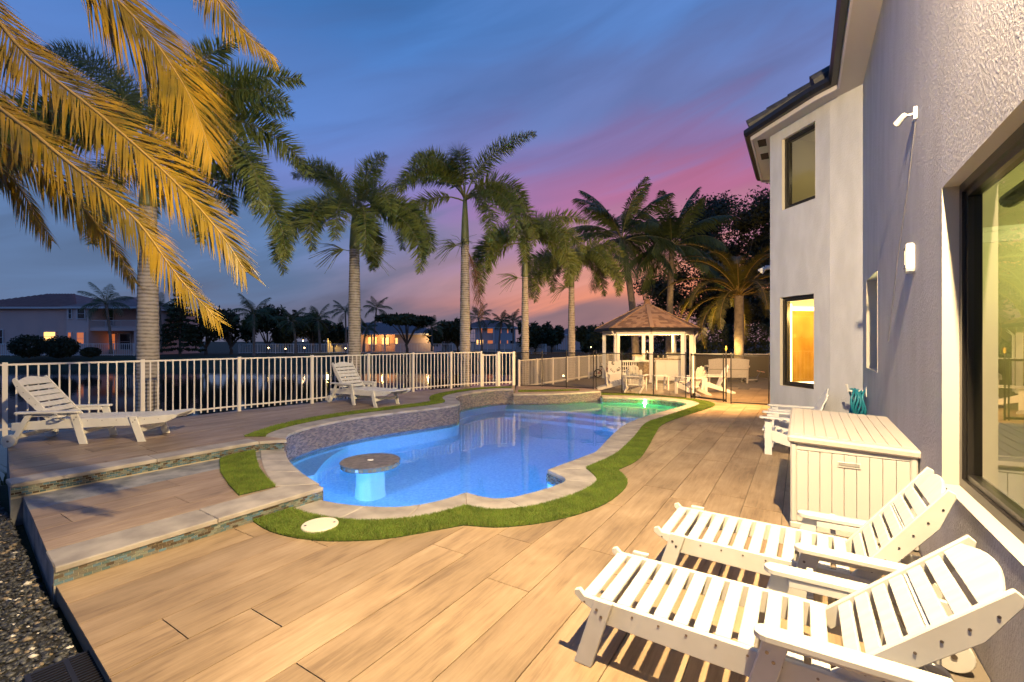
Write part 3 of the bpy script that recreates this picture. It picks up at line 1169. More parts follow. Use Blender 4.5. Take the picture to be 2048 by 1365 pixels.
# skimmer lid set into the turf
t = thing('skimmer_lid', 'round cream plastic skimmer lid set in the green turf', 'lid', (lid_c.x, lid_c.y, 0.0))
mb = MB(); mb.lathe([(0.163, 0.0), (0.163, 0.034), (0.157, 0.042), (0.05, 0.0425)], 40)
mb.build('cover', mat('cream_plastic', (0.72, 0.66, 0.52), 0.45), t)
for a in (200, 20):
    mb = MB(); mb.lathe([(0.012, 0.0427), (0.011, 0.0435)], 10, (0.125 * math.cos(math.radians(a)), 0.125 * math.sin(math.radians(a)), 0))
    mb.build('finger_hole', MBLACK, t)

# ------------------------------------------------------------------ gravel bed on the left
grav_poly = [LE + Vector((-0.03, -0.03)), LE + LEd * 3.5, Vector((-2.5, 0.2)), Vector((-9, 0.2)), Vector((-9, 6.6)), Vector((-7.9, 6.7)), v2(S2a) + Vector((-0.03, 0.02)), v2(S1a) + Vector((-0.03, -0.02))]
if area2(grav_poly) < 0:
    grav_poly = grav_poly[::-1]
vo, tr = clip(grav_poly)
MSOIL = mat('dark_soil', (0.018, 0.016, 0.013), 0.95, (0.010, 0.010, 0.009), 20, bump=0.8, bscale=60)
link('gravel_bed', slab_mesh('gravel_bed', vo, tr, -0.4, -0.085, MSOIL), kind='structure')
ico = bmesh.new(); bmesh.ops.create_icosphere(ico, subdivisions=1, radius=1.0)
iv = np.array([v.co[:] for v in ico.verts]); ifc = np.array([[v.index for v in f.verts] for f in ico.faces]); ico.free()
r = np.random.default_rng(41)
C_, S_ = [], []
while len(C_) < 26000:
    x, y = r.uniform(-7.6, -0.9), r.uniform(0.9, 6.4)
    if abs(x) / y < 2.2 and inside(grav_poly, Vector((x, y))):
        C_.append((x, y, -0.085 + r.uniform(-0.004, 0.012)))
        S_.append(r.uniform(0.006, 0.021))
C_, S_ = np.array(C_), np.array(S_)
k = len(C_)
jit = iv[None] * (1 + r.uniform(-0.3, 0.3, (k, len(iv), 1)))
sc = S_[:, None] * np.stack([r.uniform(0.8, 1.6, k), r.uniform(0.7, 1.2, k), r.uniform(0.35, 0.7, k)], -1)
jit = jit * sc[:, None, :]
a = r.uniform(0, 6.28, k)
ca, sa = np.cos(a)[:, None], np.sin(a)[:, None]
V = np.stack([jit[..., 0] * ca - jit[..., 1] * sa, jit[..., 0] * sa + jit[..., 1] * ca, jit[..., 2]], -1) + C_[:, None, :]
fl = (ifc[None] + (np.arange(k) * len(iv))[:, None, None]).reshape(-1)
mi = np.repeat(r.choice(4, k, p=[0.62, 0.26, 0.09, 0.03]), len(ifc))
GR = [mat('gravel_black', (0.028, 0.030, 0.032), 0.5), mat('gravel_slate', (0.075, 0.078, 0.080), 0.55), mat('gravel_tan', (0.20, 0.16, 0.11), 0.6), mat('gravel_white', (0.55, 0.52, 0.46), 0.5)]
o = link('gravel', np_mesh('gravel', V.reshape(-1, 3), fl, np.full(len(ifc) * k, 3), GR, mi))
tag(o, 'dark mixed gravel lying beside the left edge of the deck', 'gravel', kind='stuff')
# plastic drain grate
dg = G(165, 1366, -0.08)
t = thing('drain_grate', 'black plastic drain grate in the gravel against the deck', 'drain grate', (dg.x - 0.02, dg.y - 0.02, -0.085), math.atan2(LEd.y, LEd.x))
mb = MB()
for y in (-0.15, 0.15, 0.0):
    mb.bar((-0.26, y, 0.02), (0.26, y, 0.02), 0.022, 0.03)
for x in (-0.25, 0.25):
    mb.bar((x, -0.16, 0.0201), (x, 0.16, 0.0201), 0.022, 0.03)
mb.build('frame', MBLACK, t)
for k in range(17):
    x = -0.225 + k * 0.028
    for y0, y1 in ((-0.14, -0.011), (0.011, 0.14)):
        mb = MB(); mb.bar((x, y0, 0.0195), (x + 0.0, y1, 0.0195), 0.014, 0.026); mb.build('bar', MBLACK, t)
# ------------------------------------------------------------------ house
house = thing('house', 'pale grey stucco two-storey house with a bay and dark gutters on the right', 'house', W(WN, 4.0))
house.location = (0, 0, 0)


def stucco(name, col, strength, dist):
    m = bpy.data.materials.new(name)
    m.use_nodes = True
    nt = m.node_tree
    N, L = nt.nodes, nt.links
    b = N['Principled BSDF']
    b.inputs['Roughness'].default_value = 0.55
    tc = N.new('ShaderNodeTexCoord')

    def noise(sc, det, st=(1, 1, 1)):
        mp = N.new('ShaderNodeMapping'); mp.inputs['Scale'].default_value = st
        L.new(tc.outputs['Object'], mp.inputs[0])
        n_ = N.new('ShaderNodeTexNoise'); n_.inputs['Scale'].default_value = sc; n_.inputs['Detail'].default_value = det
        L.new(mp.outputs[0], n_.inputs['Vector'])
        return n_.outputs['Fac']
    big, fine, streak = noise(70, 4, (1, 1, 0.55)), noise(190, 3), noise(5, 4, (1, 1, 0.3))
    rp = N.new('ShaderNodeValToRGB')
    rp.color_ramp.elements[0].position = 0.45; rp.color_ramp.elements[0].color = (0, 0, 0, 1)
    rp.color_ramp.elements[1].position = 0.62; rp.color_ramp.elements[1].color = (1, 1, 1, 1)
    L.new(big, rp.inputs[0])
    ad = N.new('ShaderNodeMath'); ad.operation = 'MULTIPLY_ADD'; ad.inputs[1].default_value = 0.5
    L.new(fine, ad.inputs[0]); L.new(rp.outputs[0], ad.inputs[2])
    bp = N.new('ShaderNodeBump'); bp.inputs['Strength'].default_value = strength; bp.inputs['Distance'].default_value = dist
    L.new(ad.outputs[0], bp.inputs['Height']); L.new(bp.outputs[0], b.inputs['Normal'])
    r2 = N.new('ShaderNodeValToRGB')
    r2.color_ramp.elements[0].position = 0.35; r2.color_ramp.elements[0].color = (*[c * 0.86 for c in col], 1)
    r2.color_ramp.elements[1].position = 0.65; r2.color_ramp.elements[1].color = (*col, 1)
    L.new(streak, r2.inputs[0]); L.new(r2.outputs[0], b.inputs['Base Color'])
    return m


MSTUC = stucco('stucco_grey', (0.51, 0.50, 0.56), 0.5, 0.006)
MSTUC2 = stucco('stucco_fine', (0.56, 0.57, 0.62), 0.40, 0.005)
MREVEAL = mat('cream_window_reveal', (0.62, 0.57, 0.48), 0.55, bump=0.05, bscale=60)
MSOFFIT = mat('soffit', (0.52, 0.46, 0.42), 0.7, bump=0.15, bscale=120, bdist=0.003)
MFASCIA = mat('white_fascia', (0.62, 0.57, 0.58), 0.5)
MGUTTER = mat('dark_gutter', (0.012, 0.011, 0.012), 0.4)
MROOFT = mat('dark_roof_tile', (0.06, 0.062, 0.07), 0.6, (0.03, 0.03, 0.034), 8, bump=0.2, bscale=30)
ZS = 5.87


def wall_panel(name, p0, p1, z0, z1, holes, m, th=0.2, mrev=None, side=1):
    """wall from p0 to p1 with openings (a0, a1, b0, b1); outside is to the left of p0->p1 when side=1"""
    p0, p1 = v2(p0), v2(p1)
    t = (p1 - p0).normalized(); L_ = (p1 - p0).length
    nin = Vector((t.y, -t.x)) * side
    As = sorted({0, L_, *[h[0] for h in holes], *[h[1] for h in holes]})
    Bs = sorted({z0, z1, *[h[2] for h in holes], *[h[3] for h in holes]})
    mb = MB()
    pt = lambda a, b, q: Vector((p0.x + t.x * a + nin.x * q, p0.y + t.y * a + nin.y * q, b))
    for a0, a1 in zip(As, As[1:]):
        for b0, b1 in zip(Bs, Bs[1:]):
            if any(h[0] <= a0 and a1 <= h[1] and h[2] <= b0 and b1 <= h[3] for h in holes):
                continue
            for q in (0, th):
                mb.add([pt(a0, b0, q), pt(a1, b0, q), pt(a1, b1, q), pt(a0, b1, q)], [(0, 1, 2, 3) if (q == 0) == (side == 1) else (3, 2, 1, 0)])
    wob = mb.build(name, m, house)
    for a0, a1, b0, b1 in holes:
        mr = MB()
        e = 0.004
        for (c0, c1) in (((a0, b0), (a1, b0)), ((a1, b0), (a1, b1)), ((a1, b1), (a0, b1)), ((a0, b1), (a0, b0))):
            mr.add([pt(*c0, -e), pt(*c1, -e), pt(*c1, th), pt(*c0, th)], [(0, 1, 2, 3)])
            # thin reveal plate
            inw = Vector((0, 0, 0))
        mr.build('reveal', mrev or MREVEAL, wob)
    return wob, pt


def window(pt, a0, a1, b0, b1, depth, glass=MGLASSC, fw=0.05, m=MFRAMEB, mull=()):
    ob = empty('window'); ob.parent = house
    mb = MB()
    d0, d1 = depth, depth + 0.07
    c = lambda a, b, q: pt(a, b, q)

    def bx(x0, x1, y0, y1, q0, q1, mbx):
        pts = [c(x, y, q) for q in (q0, q1) for y in (y0, y1) for x in (x0, x1)]
        mbx.add(pts, [(0, 2, 3, 1), (4, 5, 7, 6), (0, 1, 5, 4), (2, 6, 7, 3), (0, 4, 6, 2), (1, 3, 7, 5)])
    for (f, q0, q1) in ((fw, d0, d1), (fw * 1.7, d0 + 0.02, d1 + 0.02)):
        bx(a0, a1, b0, b0 + f, q0, q1, mb); bx(a0, a1, b1 - f, b1, q0, q1, mb)
        bx(a0, a0 + f, b0 + f, b1 - f, q0, q1, mb); bx(a1 - f, a1, b0 + f, b1 - f, q0, q1, mb)
    for a in mull:
        bx(a - 0.025, a + 0.025, b0 + fw, b1 - fw, d0, d1, mb)
    mb.build('frame', m, ob)
    mb = MB()
    f = fw * 1.7
    q = d0 + 0.05
    bx(a0 + f, a1 - f, b0 + f, b1 - f, q, q + 0.006, mb)
    # one face pair only would double the reflection: keep the front sheet
    mb.v, mb.f, mb.m = mb.v, [mb.f[0]], [0]
    mb.build('pane', glass, ob)
    return ob


U0 = -4.0
c0 = Vector((5.62, 7.30)); _, uc0 = nu(c0)
c0 = v2(W(WN, uc0))
AB, BC = Vector((5.45, 7.80)), Vector((5.20, 9.17))
CC = BC + v2(UV) * 2.6
DD = v2(W(WN, uc0 + 5.0))
pm0 = W(WN, U0)
hole_big = (1.2 - U0, 4.30 - U0, 0.755, 2.82)
hole_small = (7.50 - U0, 8.66 - U0, 1.345, 2.66)
w1, pt1 = wall_panel('main_wall', pm0, c0, -0.2, ZS, [hole_big, hole_small], MSTUC)
for ch in KIDS(w1):
    pass
window(pt1, *hole_big, 0.085, MGLASSW, 0.06)
window(pt1, *hole_small, 0.15, MGLASSW, 0.035)
w2, pt2 = wall_panel('bay_wall', c0, AB, -0.2, ZS, [], MSTUC2)
hB = lambda l0, l1, z0, z1: (l0, l1, z0, z1)
w3, pt3 = wall_panel('bay_wall', AB, BC, -0.2, ZS, [(0.30, 1.075, 4.29, 5.67), (0.33, 1.125, 0.885, 2.60)], MSTUC2)
window(pt3, 0.30, 1.075, 4.29, 5.67, 0.06)
window(pt3, 0.33, 1.125, 0.885, 2.60, 0.06)
wall_panel('bay_wall', BC, CC, -0.2, ZS, [], MSTUC2)
wall_panel('bay_wall', CC, DD, -0.2, ZS, [], MSTUC2)
wall_panel('main_wall', DD, W(WN, 19.0), -0.2, ZS, [], MSTUC)
wall_panel('end_wall', W(9, U0), pm0, -0.2, ZS, [], MSTUC)
wall_panel('end_wall', W(WN, 19.0), W(9, 19.0), -0.2, ZS, [], MSTUC)

# eaves: soffit, fascia, gutter, tile courses
wl_path = [v2(W(WN, U0)), c0, AB, BC, CC, DD, v2(W(WN, 19.0))]


def off_open(path, d):
    out = []
    for i, p in enumerate(path):
        if i == 0:
            t = (path[1] - p).normalized(); out.append(p + Vector((-t.y, t.x)) * d); continue
        if i == len(path) - 1:
            t = (p - path[i - 1]).normalized(); out.append(p + Vector((-t.y, t.x)) * d); continue
        t0, t1 = (p - path[i - 1]).normalized(), (path[i + 1] - p).normalized()
        n0, n1 = Vector((-t0.y, t0.x)), Vector((-t1.y, t1.x))
        b = (n0 + n1).normalized()
        out.append(p + b * (d / max(0.35, b.dot(n0))))
    return out


def ribbon(mbx, A, B, za, zb):
    for i in range(len(A) - 1):
        mbx.add([(A[i].x, A[i].y, za), (A[i + 1].x, A[i + 1].y, za), (B[i + 1].x, B[i + 1].y, zb), (B[i].x, B[i].y, zb)], [(0, 1, 2, 3)])


OH = 0.31
e0, e1, e2, e3 = off_open(wl_path, -0.21), off_open(wl_path, OH), off_open(wl_path, OH + 0.03), off_open(wl_path, OH + 0.15)
mb = MB(); ribbon(mb, e0, e1, ZS, ZS); mb.build('soffit', MSOFFIT, house)
mb = MB(); ribbon(mb, e1, e1, ZS - 0.05, ZS + 0.16); ribbon(mb, e1, e2, ZS - 0.05, ZS - 0.05); ribbon(mb, e2, e2, ZS - 0.05, ZS + 0.16); mb.build('fascia', MFASCIA, house)
gt = off_open(wl_path, OH + 0.034)
g_lo = off_open(wl_path, OH + 0.115)
mb = MB()
ribbon(mb, gt, g_lo, ZS + 0.02, ZS + 0.02); ribbon(mb, g_lo, e3, ZS + 0.02, ZS + 0.085); ribbon(mb, e3, e3, ZS + 0.085, ZS + 0.16)
ribbon(mb, gt, gt, ZS + 0.02, ZS + 0.15)
gi = off_open(wl_path, OH + 0.135); ribbon(mb, e3, gi, ZS + 0.16, ZS + 0.16); ribbon(mb, gi, gt, ZS + 0.16, ZS + 0.04)
mb.build('gutter', MGUTTER, house)
mb = MB()
rp0, rp1 = off_open(wl_path, OH + 0.06), off_open(wl_path, -3.2)
rp1 = [v2(W(WN + 3.2, nu(p)[1])) for p in wl_path]
ribbon(mb, rp0, rp1, ZS + 0.165, ZS + 1.75)
mb.add([W(WN + 3.2, U0, ZS + 1.75), W(WN + 3.2, 19, ZS + 1.75), W(9, 19, ZS + 0.2), W(9, U0, ZS + 0.2)], [(0, 1, 2, 3)])
roof = mb.build('roof', MROOFT, house)
for i, (a, b) in enumerate(zip(rp0[:-1], rp0[1:])):
    if i > 3:
        break
    L_ = (b - a).length; t = (b - a).normalized(); nn = Vector((t.y, -t.x))
    n_t = max(1, int(L_ / 0.25))
    for k in range(n_t):
        p = a + t * (L_ * (k + 0.5) / n_t)
        if p.y < 3.0:
            continue
        mb = MB()
        q0 = Vector((p.x, p.y, ZS + 0.165)) + Vector((nn.x, nn.y, 0)) * 0.08
        mb.tube([q0, q0 + Vector((nn.x * 0.42, nn.y * 0.42, 0.20))], [0.095, 0.08], 10)
        mb.build('roof_tile', MROOFT, roof)
for cpt in (rp0[3], rp0[2], rp0[1]):
    mb = MB()
    dirv = Vector((v2(W(WN + 3.2, nu(cpt)[1])) - cpt).normalized().to_3d())
    for k in range(6):
        q = Vector((cpt.x, cpt.y, ZS + 0.24)) + dirv * (0.36 * k) + Vector((0, 0, 0.16 * k))
        mb.tube([q, q + dirv * 0.40 + Vector((0, 0, 0.17))], [0.13, 0.11], 10)
    mb.build('hip_tile', MROOFT, roof)
MVENT = mat('dark_vent', (0.02, 0.014, 0.012), 0.6)
ec = off_open(wl_path, OH * 0.42)


def soffit_vent(p, t):
    v = empty('soffit_vent'); v.parent = house
    v.location = (p.x, p.y, ZS); v.rotation_euler = (0, 0, math.atan2(t.y, t.x))
    mb = MB(); mb.box((0, 0, -0.006), (0.36, 0.15, 0.008)); mb.build('plate', MVENT, v)
    for k in range(5):
        mb = MB(); mb.box((0, -0.055 + k * 0.0275, -0.014), (0.33, 0.012, 0.008)); mb.build('louvre', MVENT, v)


for s in (6.05 + 0.15, 3.4):
    p = W(WN - OH * 0.5, s); soffit_vent(p, UV)
tB = (BC - AB).normalized(); tC = (CC - BC).normalized()
for f in (0.25, 1.05):
    p = BC + tC * f + Vector((-tC.y, tC.x)) * OH * 0.5
    soffit_vent(p, tC)

# rooms seen through the panes
MCREAM = mat('cream_interior_paint', (0.66, 0.62, 0.46), 0.7)
MFLOORI = mat('interior_floor', (0.42, 0.34, 0.24), 0.4)
MMOLD = mat('white_moulding', (0.75, 0.73, 0.66), 0.5)


def room(n0, n1, u0, u1, z0, z1, name='interior_wall'):
    mb = MB()
    q = lambda n, u, z: W(n, u, z)
    v = [q(n0, u0, z0), q(n1, u0, z0), q(n1, u1, z0), q(n0, u1, z0), q(n0, u0, z1), q(n1, u0, z1), q(n1, u1, z1), q(n0, u1, z1)]
    mb.add(v, [(1, 2, 6, 5), (2, 3, 7, 6), (0, 1, 5, 4), (4, 5, 6, 7)])
    o = mb.build(name, MCREAM, house)
    mb = MB(); mb.add(v, [(0, 1, 2, 3)]); mb.build('interior_floor', MFLOORI, house)
    mb = MB()
    for k, (h, w) in enumerate(((0.05, 0.10), (0.11, 0.06))):
        zt = z1 - 0.002 - (0 if k == 0 else 0.05)
        mb.bar(q(n1 - w / 2, u0, zt - h / 2), q(n1 - w / 2, u1, zt - h / 2), w, h)
        mb.bar(q(n0, u1 - w / 2, zt - h / 2), q(n1, u1 - w / 2, zt - h / 2), w, h)
    mb.build('crown_moulding', MMOLD, house)
    return o


room(WN + 0.21, 5.0, -1.5, 7.1, 0.0, 3.0)
ctr = W(3.4, 5.2, 2.2)
t = thing('added_uplighter', 'unseen uplighter added to light the room behind the large right-hand window', 'lamp', ctr)
mb = MB(); mb.lathe([(0.03, 0.0), (0.20, 0.06), (0.38, 0.20), (0.36, 0.20), (0.18, 0.08), (0.02, 0.03)], 20); mb.build('shade', MMOLD, t)  # unseen lamp added to light the room; wide bowl keeps it off the deck
mb = MB(); mb.tube([(0, 0, -2.3), (0, 0, 0.0)], 0.02, 8); mb.build('stem', MBOLT, t)
lamp('added_uplighter_light', 'POINT', ctr + Vector((0, 0, 0.26)), 330, (1.0, 0.90, 0.42), radius=0.12)
# roller-blind tube over the big window
mb = MB(); mb.tube([W(WN + 0.30, 1.2, 2.66), W(WN + 0.30, 4.2, 2.66)], 0.05, 12)
bl = mb.build('blind_tube', MBLACK, house)
# bay rooms
room(1.04, 3.6, 7.2, 9.0, 0.0, 2.85, 'interior_wall')
PB = lambda a, b, q: pt3(a, b, q)
MAMBER = mat('amber_wood_panel', (0.58, 0.36, 0.08), 0.35, (0.40, 0.21, 0.035), 3, (1, 1, 0.5), bump=0.1)
MLED = mat('led_strip', (1, 0.9, 0.7), 0.5, emit=(1.0, 0.80, 0.42), estr=5.0)


def inner_box(name, b0, b1, m, depth=1.6):
    mb = MB()
    v = [PB(a, b, q) for q in (0.21, depth) for b in (b0, b1) for a in (-0.35, 1.36)]
    mb.add(v, [(4, 5, 7, 6), (0, 4, 6, 2), (1, 3, 7, 5), (0, 1, 5, 4), (2, 6, 7, 3)])
    return mb.build(name, m, house)


inner_box('niche_wall', 0.2, 2.75, MCREAM, 1.5)
fr_ = thing('lit_mirror', 'tall amber panel with a glowing white border behind the lower bay window', 'mirror', (0, 0, 0))
mb = MB()


def pbox(mbx, a0, a1, b0, b1, q0, q1):
    pts = [PB(a, b, q) for q in (q0, q1) for b in (b0, b1) for a in (a0, a1)]
    mbx.add(pts, [(0, 2, 3, 1), (4, 5, 7, 6), (0, 1, 5, 4), (2, 6, 7, 3), (0, 4, 6, 2), (1, 3, 7, 5)])


pbox(mb, 1.33, 1.35, 0.93, 2.36, 0.46, 1.48); mb.build('panel', MAMBER, fr_)
for (b0, b1, q0, q1) in ((0.80, 2.50, 0.30, 0.445), (0.80, 0.92, 0.45, 1.48), (2.37, 2.44, 0.45, 1.48)):
    mb = MB(); pbox(mb, 1.325, 1.35, b0, b1, q0, q1); mb.build('led_border', MLED, fr_)
lamp('bay_room_light', 'POINT', PB(0.45, 2.3, 0.8), 110, (1.0, 0.60, 0.17), radius=0.1)
inner_box('niche_wall', 3.9, 5.84, MCREAM, 2.0)
pboxm = MB(); pbox(pboxm, -0.2, 1.3, 5.35, 5.45, 1.88, 1.99); pboxm.build('crown_moulding', MMOLD, house)
lamp('upper_room_light', 'POINT', PB(0.4, 5.2, 0.9), 8, (1.0, 0.78, 0.40), radius=0.1)
lamp('side_room_light', 'POINT', W(1.55, 7.9, 2.3), 70, (1.0, 0.86, 0.6), radius=0.1)

# wall fittings
MWPL = mat('white_fixture', (0.78, 0.76, 0.72), 0.35)
fl = thing('flood_lamp', 'twin flood lamp fixed to the wall high under the eave', 'flood lamp', W(WN, 1.6, 5.45), UANG)
mb = MB(); mb.tube([(0, 0.0, 0), (0, 0.05, 0)], 0.07, 16); mb.build('base', MWPL, fl)
for sx_, tgt in ((-0.12, None), (0.12, None)):
    mb = MB(); mb.tube([(sx_ * 0.4, 0.05, 0), (sx_, 0.16, 0.0), (sx_ * 1.1, 0.20, -0.03)], 0.015, 8); mb.build('arm', MWPL, fl)
    mb = MB(); mb.tube([(sx_ * 1.1, 0.20, 0.02), (sx_ * 1.15, 0.28, -0.08)], [0.035, 0.075], 16); hd = mb.build('head', MWPL, fl)
    mb = MB(); mb.tube([(sx_ * 1.15, 0.281, -0.081), (sx_ * 1.16, 0.287, -0.089)], 0.062, 16); mb.build('lens', MWHWARM, hd)
lamp('flood_light', 'SPOT', W(WN - 0.20, 1.6, 5.18), FLOOD_W, WARM, radius=0.045, spot_size=math.radians(172), spot_blend=1.0)
aim(COL.objects[-1], W(WN - 4.4, 6.4, 0.5))
GCP = Vector((5.2, 16.0, 0.5))
f2 = thing('patio_flood_lamp', 'flood lamp on the far wall of the bay above the gate', 'flood lamp', (0, 0, 0))
pf = BC.lerp(CC, 0.72)
pfl = Vector((pf.x, pf.y, 3.5))
mb = MB(); mb.tube([pfl, pfl - NV * 0.2], 0.05, 12); mb.build('base', MWPL, f2)
mb = MB(); mb.tube([pfl - NV * 0.2, pfl - NV * 0.3 - Vector((0, 0, 0.1))], [0.04, 0.08], 14); mb.build('head', MWPL, f2)
lamp('patio_flood_light', 'SPOT', pfl - NV * 0.30 - Vector((0, 0, 0.22)), PATIO_W, (1.0, 0.56, 0.19), radius=0.06, spot_size=math.radians(150), spot_blend=0.9)
aim(COL.objects[-1], GCP)

sc_ = thing('security_camera', 'small white bullet security camera high on the grey wall', 'camera', W(WN, 5.15, 3.70), UANG)
mb = MB(); mb.box((0, 0.012, 0), (0.06, 0.024, 0.10)); mb.build('mount_plate', MWPL, sc_)
mb = MB(); mb.tube([(0, 0.02, 0), (0, 0.065, 0.0), (0.03, 0.09, -0.008)], 0.011, 8); mb.build('arm', MWPL, sc_)
ax = Vector((0.62, 0.40, -0.40)).normalized(); s0 = Vector((0.0, 0.075, 0.012))
mb = MB(); mb.tube([s0, s0 + ax * 0.015, s0 + ax * 0.093, s0 + ax * 0.096], [0.018, 0.024, 0.028, 0.028], 16); body = mb.build('housing', MWPL, sc_)
mb = MB(); mb.tube([s0 + ax * 0.097, s0 + ax * 0.101], 0.025, 16); mb.build('lens', MBLACK, body)
wire = MB()
wire.tube([W(WN - 0.008, 5.15, 3.63), W(WN - 0.008, 5.45, 3.2), W(WN - 0.008, 5.95, 2.65), W(WN - 0.008, 6.6, 1.75)], 0.0035, 6)
wire.build('cable', mat('grey_cable', (0.17, 0.17, 0.20), 0.6), sc_).matrix_local = sc_.matrix_basis.inverted()
wd = thing('motion_sensor', 'white rounded sensor unit on the wall between the two windows', 'sensor', W(WN, 5.27, 2.48), UANG)
mb = MB(); mb.prism([(-0.045, -0.13), (0.045, -0.13), (0.06, -0.10), (0.06, 0.10), (0.045, 0.13), (-0.045, 0.13), (-0.06, 0.10), (-0.06, -0.10)], (0, 0, 0), (1, 0, 0), (0, 0, 1), (0, 0.06, 0))
mb.build('housing', MWPL, wd, bevel=0.012)
for z in (-0.085, 0.085):
    mb = MB(); mb.box((0, 0.061, z), (0.085, 0.006, 0.012)); mb.build('band', MBOLT, wd)
mb = MB(); mb.box((0.0, 0.063, 0.0), (0.07, 0.008, 0.12)); mb.build('lens', mat('grey_lens', (0.45, 0.43, 0.40), 0.3), wd)

hs = thing('garden_hose', 'coiled teal garden hose hanging on the wall behind the deck box', 'hose', W(WN, 8.75, 0.80), UANG)
MTEAL = mat('teal_hose', (0.02, 0.22, 0.30), 0.4)
for k in range(6):
    mb = MB()
    y = 0.035 + 0.028 * k
    ry = random.uniform(-0.02, 0.02)
    mb.tube([((0.13 + ry) * math.cos(a), y + 0.02 * math.sin(3 * a + k), 0.20 * math.sin(a) + ry) for a in [2 * math.pi * i / 20 for i in range(21)]], 0.015, 7, caps=False)
    mb.build('coil', MTEAL, hs, smooth=True)
hk = thing('hose_hook', 'white wall hook holding the teal hose', 'hook', W(WN, 8.75, 0.98), UANG)
mb = MB(); mb.box((0, 0.006, 0.0), (0.2, 0.012, 0.14)); mb.build('plate', MWPL, hk)
mb = MB(); mb.tube([(0, 0.01, 0.0), (0, 0.22, 0.0), (0, 0.24, 0.10)], 0.02, 8); mb.build('peg', MWPL, hk)

# ------------------------------------------------------------------ deck box
bx = thing('deck_box', 'large pale grey plastic deck box with a slatted lid against the wall', 'storage box', (0, 0, 0))
MBOX = mat('pale_plastic', (0.56, 0.54, 0.50), 0.5, bump=0.1, bscale=150, bdist=0.002)
MBOXL = mat('lid_plastic', (0.52, 0.47, 0.42), 0.5, bump=0.1, bscale=150, bdist=0.002)
bo = Vector((2.62, 4.275, 0.0))
bx.location = bo
bx.rotation_euler = (0, 0, math.atan2(NV.y, NV.x))        # local x: towards the wall, local y: along the wall
BW, BL, BH = 0.90, 1.73, 0.80
mb = MB(); mb.box((BW / 2, BL / 2, 0.03), (BW + 0.02, BL + 0.02, 0.06)); mb.build('base', MBOX, bx, bevel=0.01)
mb = MB(); mb.box((BW / 2, BL / 2 + 0.02, 0.43), (BW - 0.05, BL - 0.08, 0.74)); mb.build('liner', MBOX, bx)
for k in range(9):
    w_ = (BW - 0.09) / 9
    x = 0.045 + w_ * (k + 0.5)
    mb = MB(); mb.box((x, 0.022, 0.40), (w_ - 0.003, 0.03, 0.66)); mb.build('front_panel', MBOX, bx, bevel=0.003)
for k in range(15):
    w_ = (BL - 0.09) / 15
    y = 0.045 + w_ * (k + 0.5)
    mb = MB(); mb.box((0.02, y, 0.42), (0.03, w_ - 0.005, 0.70)); mb.build('side_panel', MBOX, bx, bevel=0.003)
mb = MB(); mb.box((BW / 2, 0.02, 0.765), (BW - 0.09, 0.034, 0.06)); mb.build('top_rail', MBOX, bx, bevel=0.004)
for x, y in ((0.02, 0.02), (BW - 0.02, 0.02), (0.02, BL - 0.02), (BW - 0.02, BL - 0.02)):
    mb = MB(); mb.box((x, y, 0.43), (0.05, 0.05, 0.745)); mb.build('corner_post', MBOX, bx, bevel=0.012)
hh = MB(); hh.box((0.44, 0.0035, 0.645), (0.17, 0.012, 0.052)); hd = hh.build('handle', MBOX, bx, bevel=0.004)
hh = MB(); hh.box((0.44, -0.0045, 0.652), (0.15, 0.006, 0.026)); hh.build('grip_slot_shade', mat('grip_shadow_plastic', (0.30, 0.29, 0.27), 0.6), hd)  # raised plate, no recess: the slot's shade is put into its darker colour
lid = empty('lid'); lid.parent = bx; lid.location = (0, 0, 0.80); lid.rotation_euler = (math.radians(1.2), math.radians(2.0), 0)
mb = MB(); mb.box((BW / 2, BL / 2, 0.035), (BW + 0.06, BL + 0.06, 0.07)); mb.build('lid_tray', MBOXL, lid, bevel=0.018)
for k in range(10):
    w_ = (BW - 0.02) / 10
    mb = MB(); mb.box((0.01 + w_ * (k + 0.5), BL / 2 + 0.01, 0.072), (w_ - 0.008, BL - 0.08, 0.012)); mb.build('lid_board', MBOXL, lid, bevel=0.003)


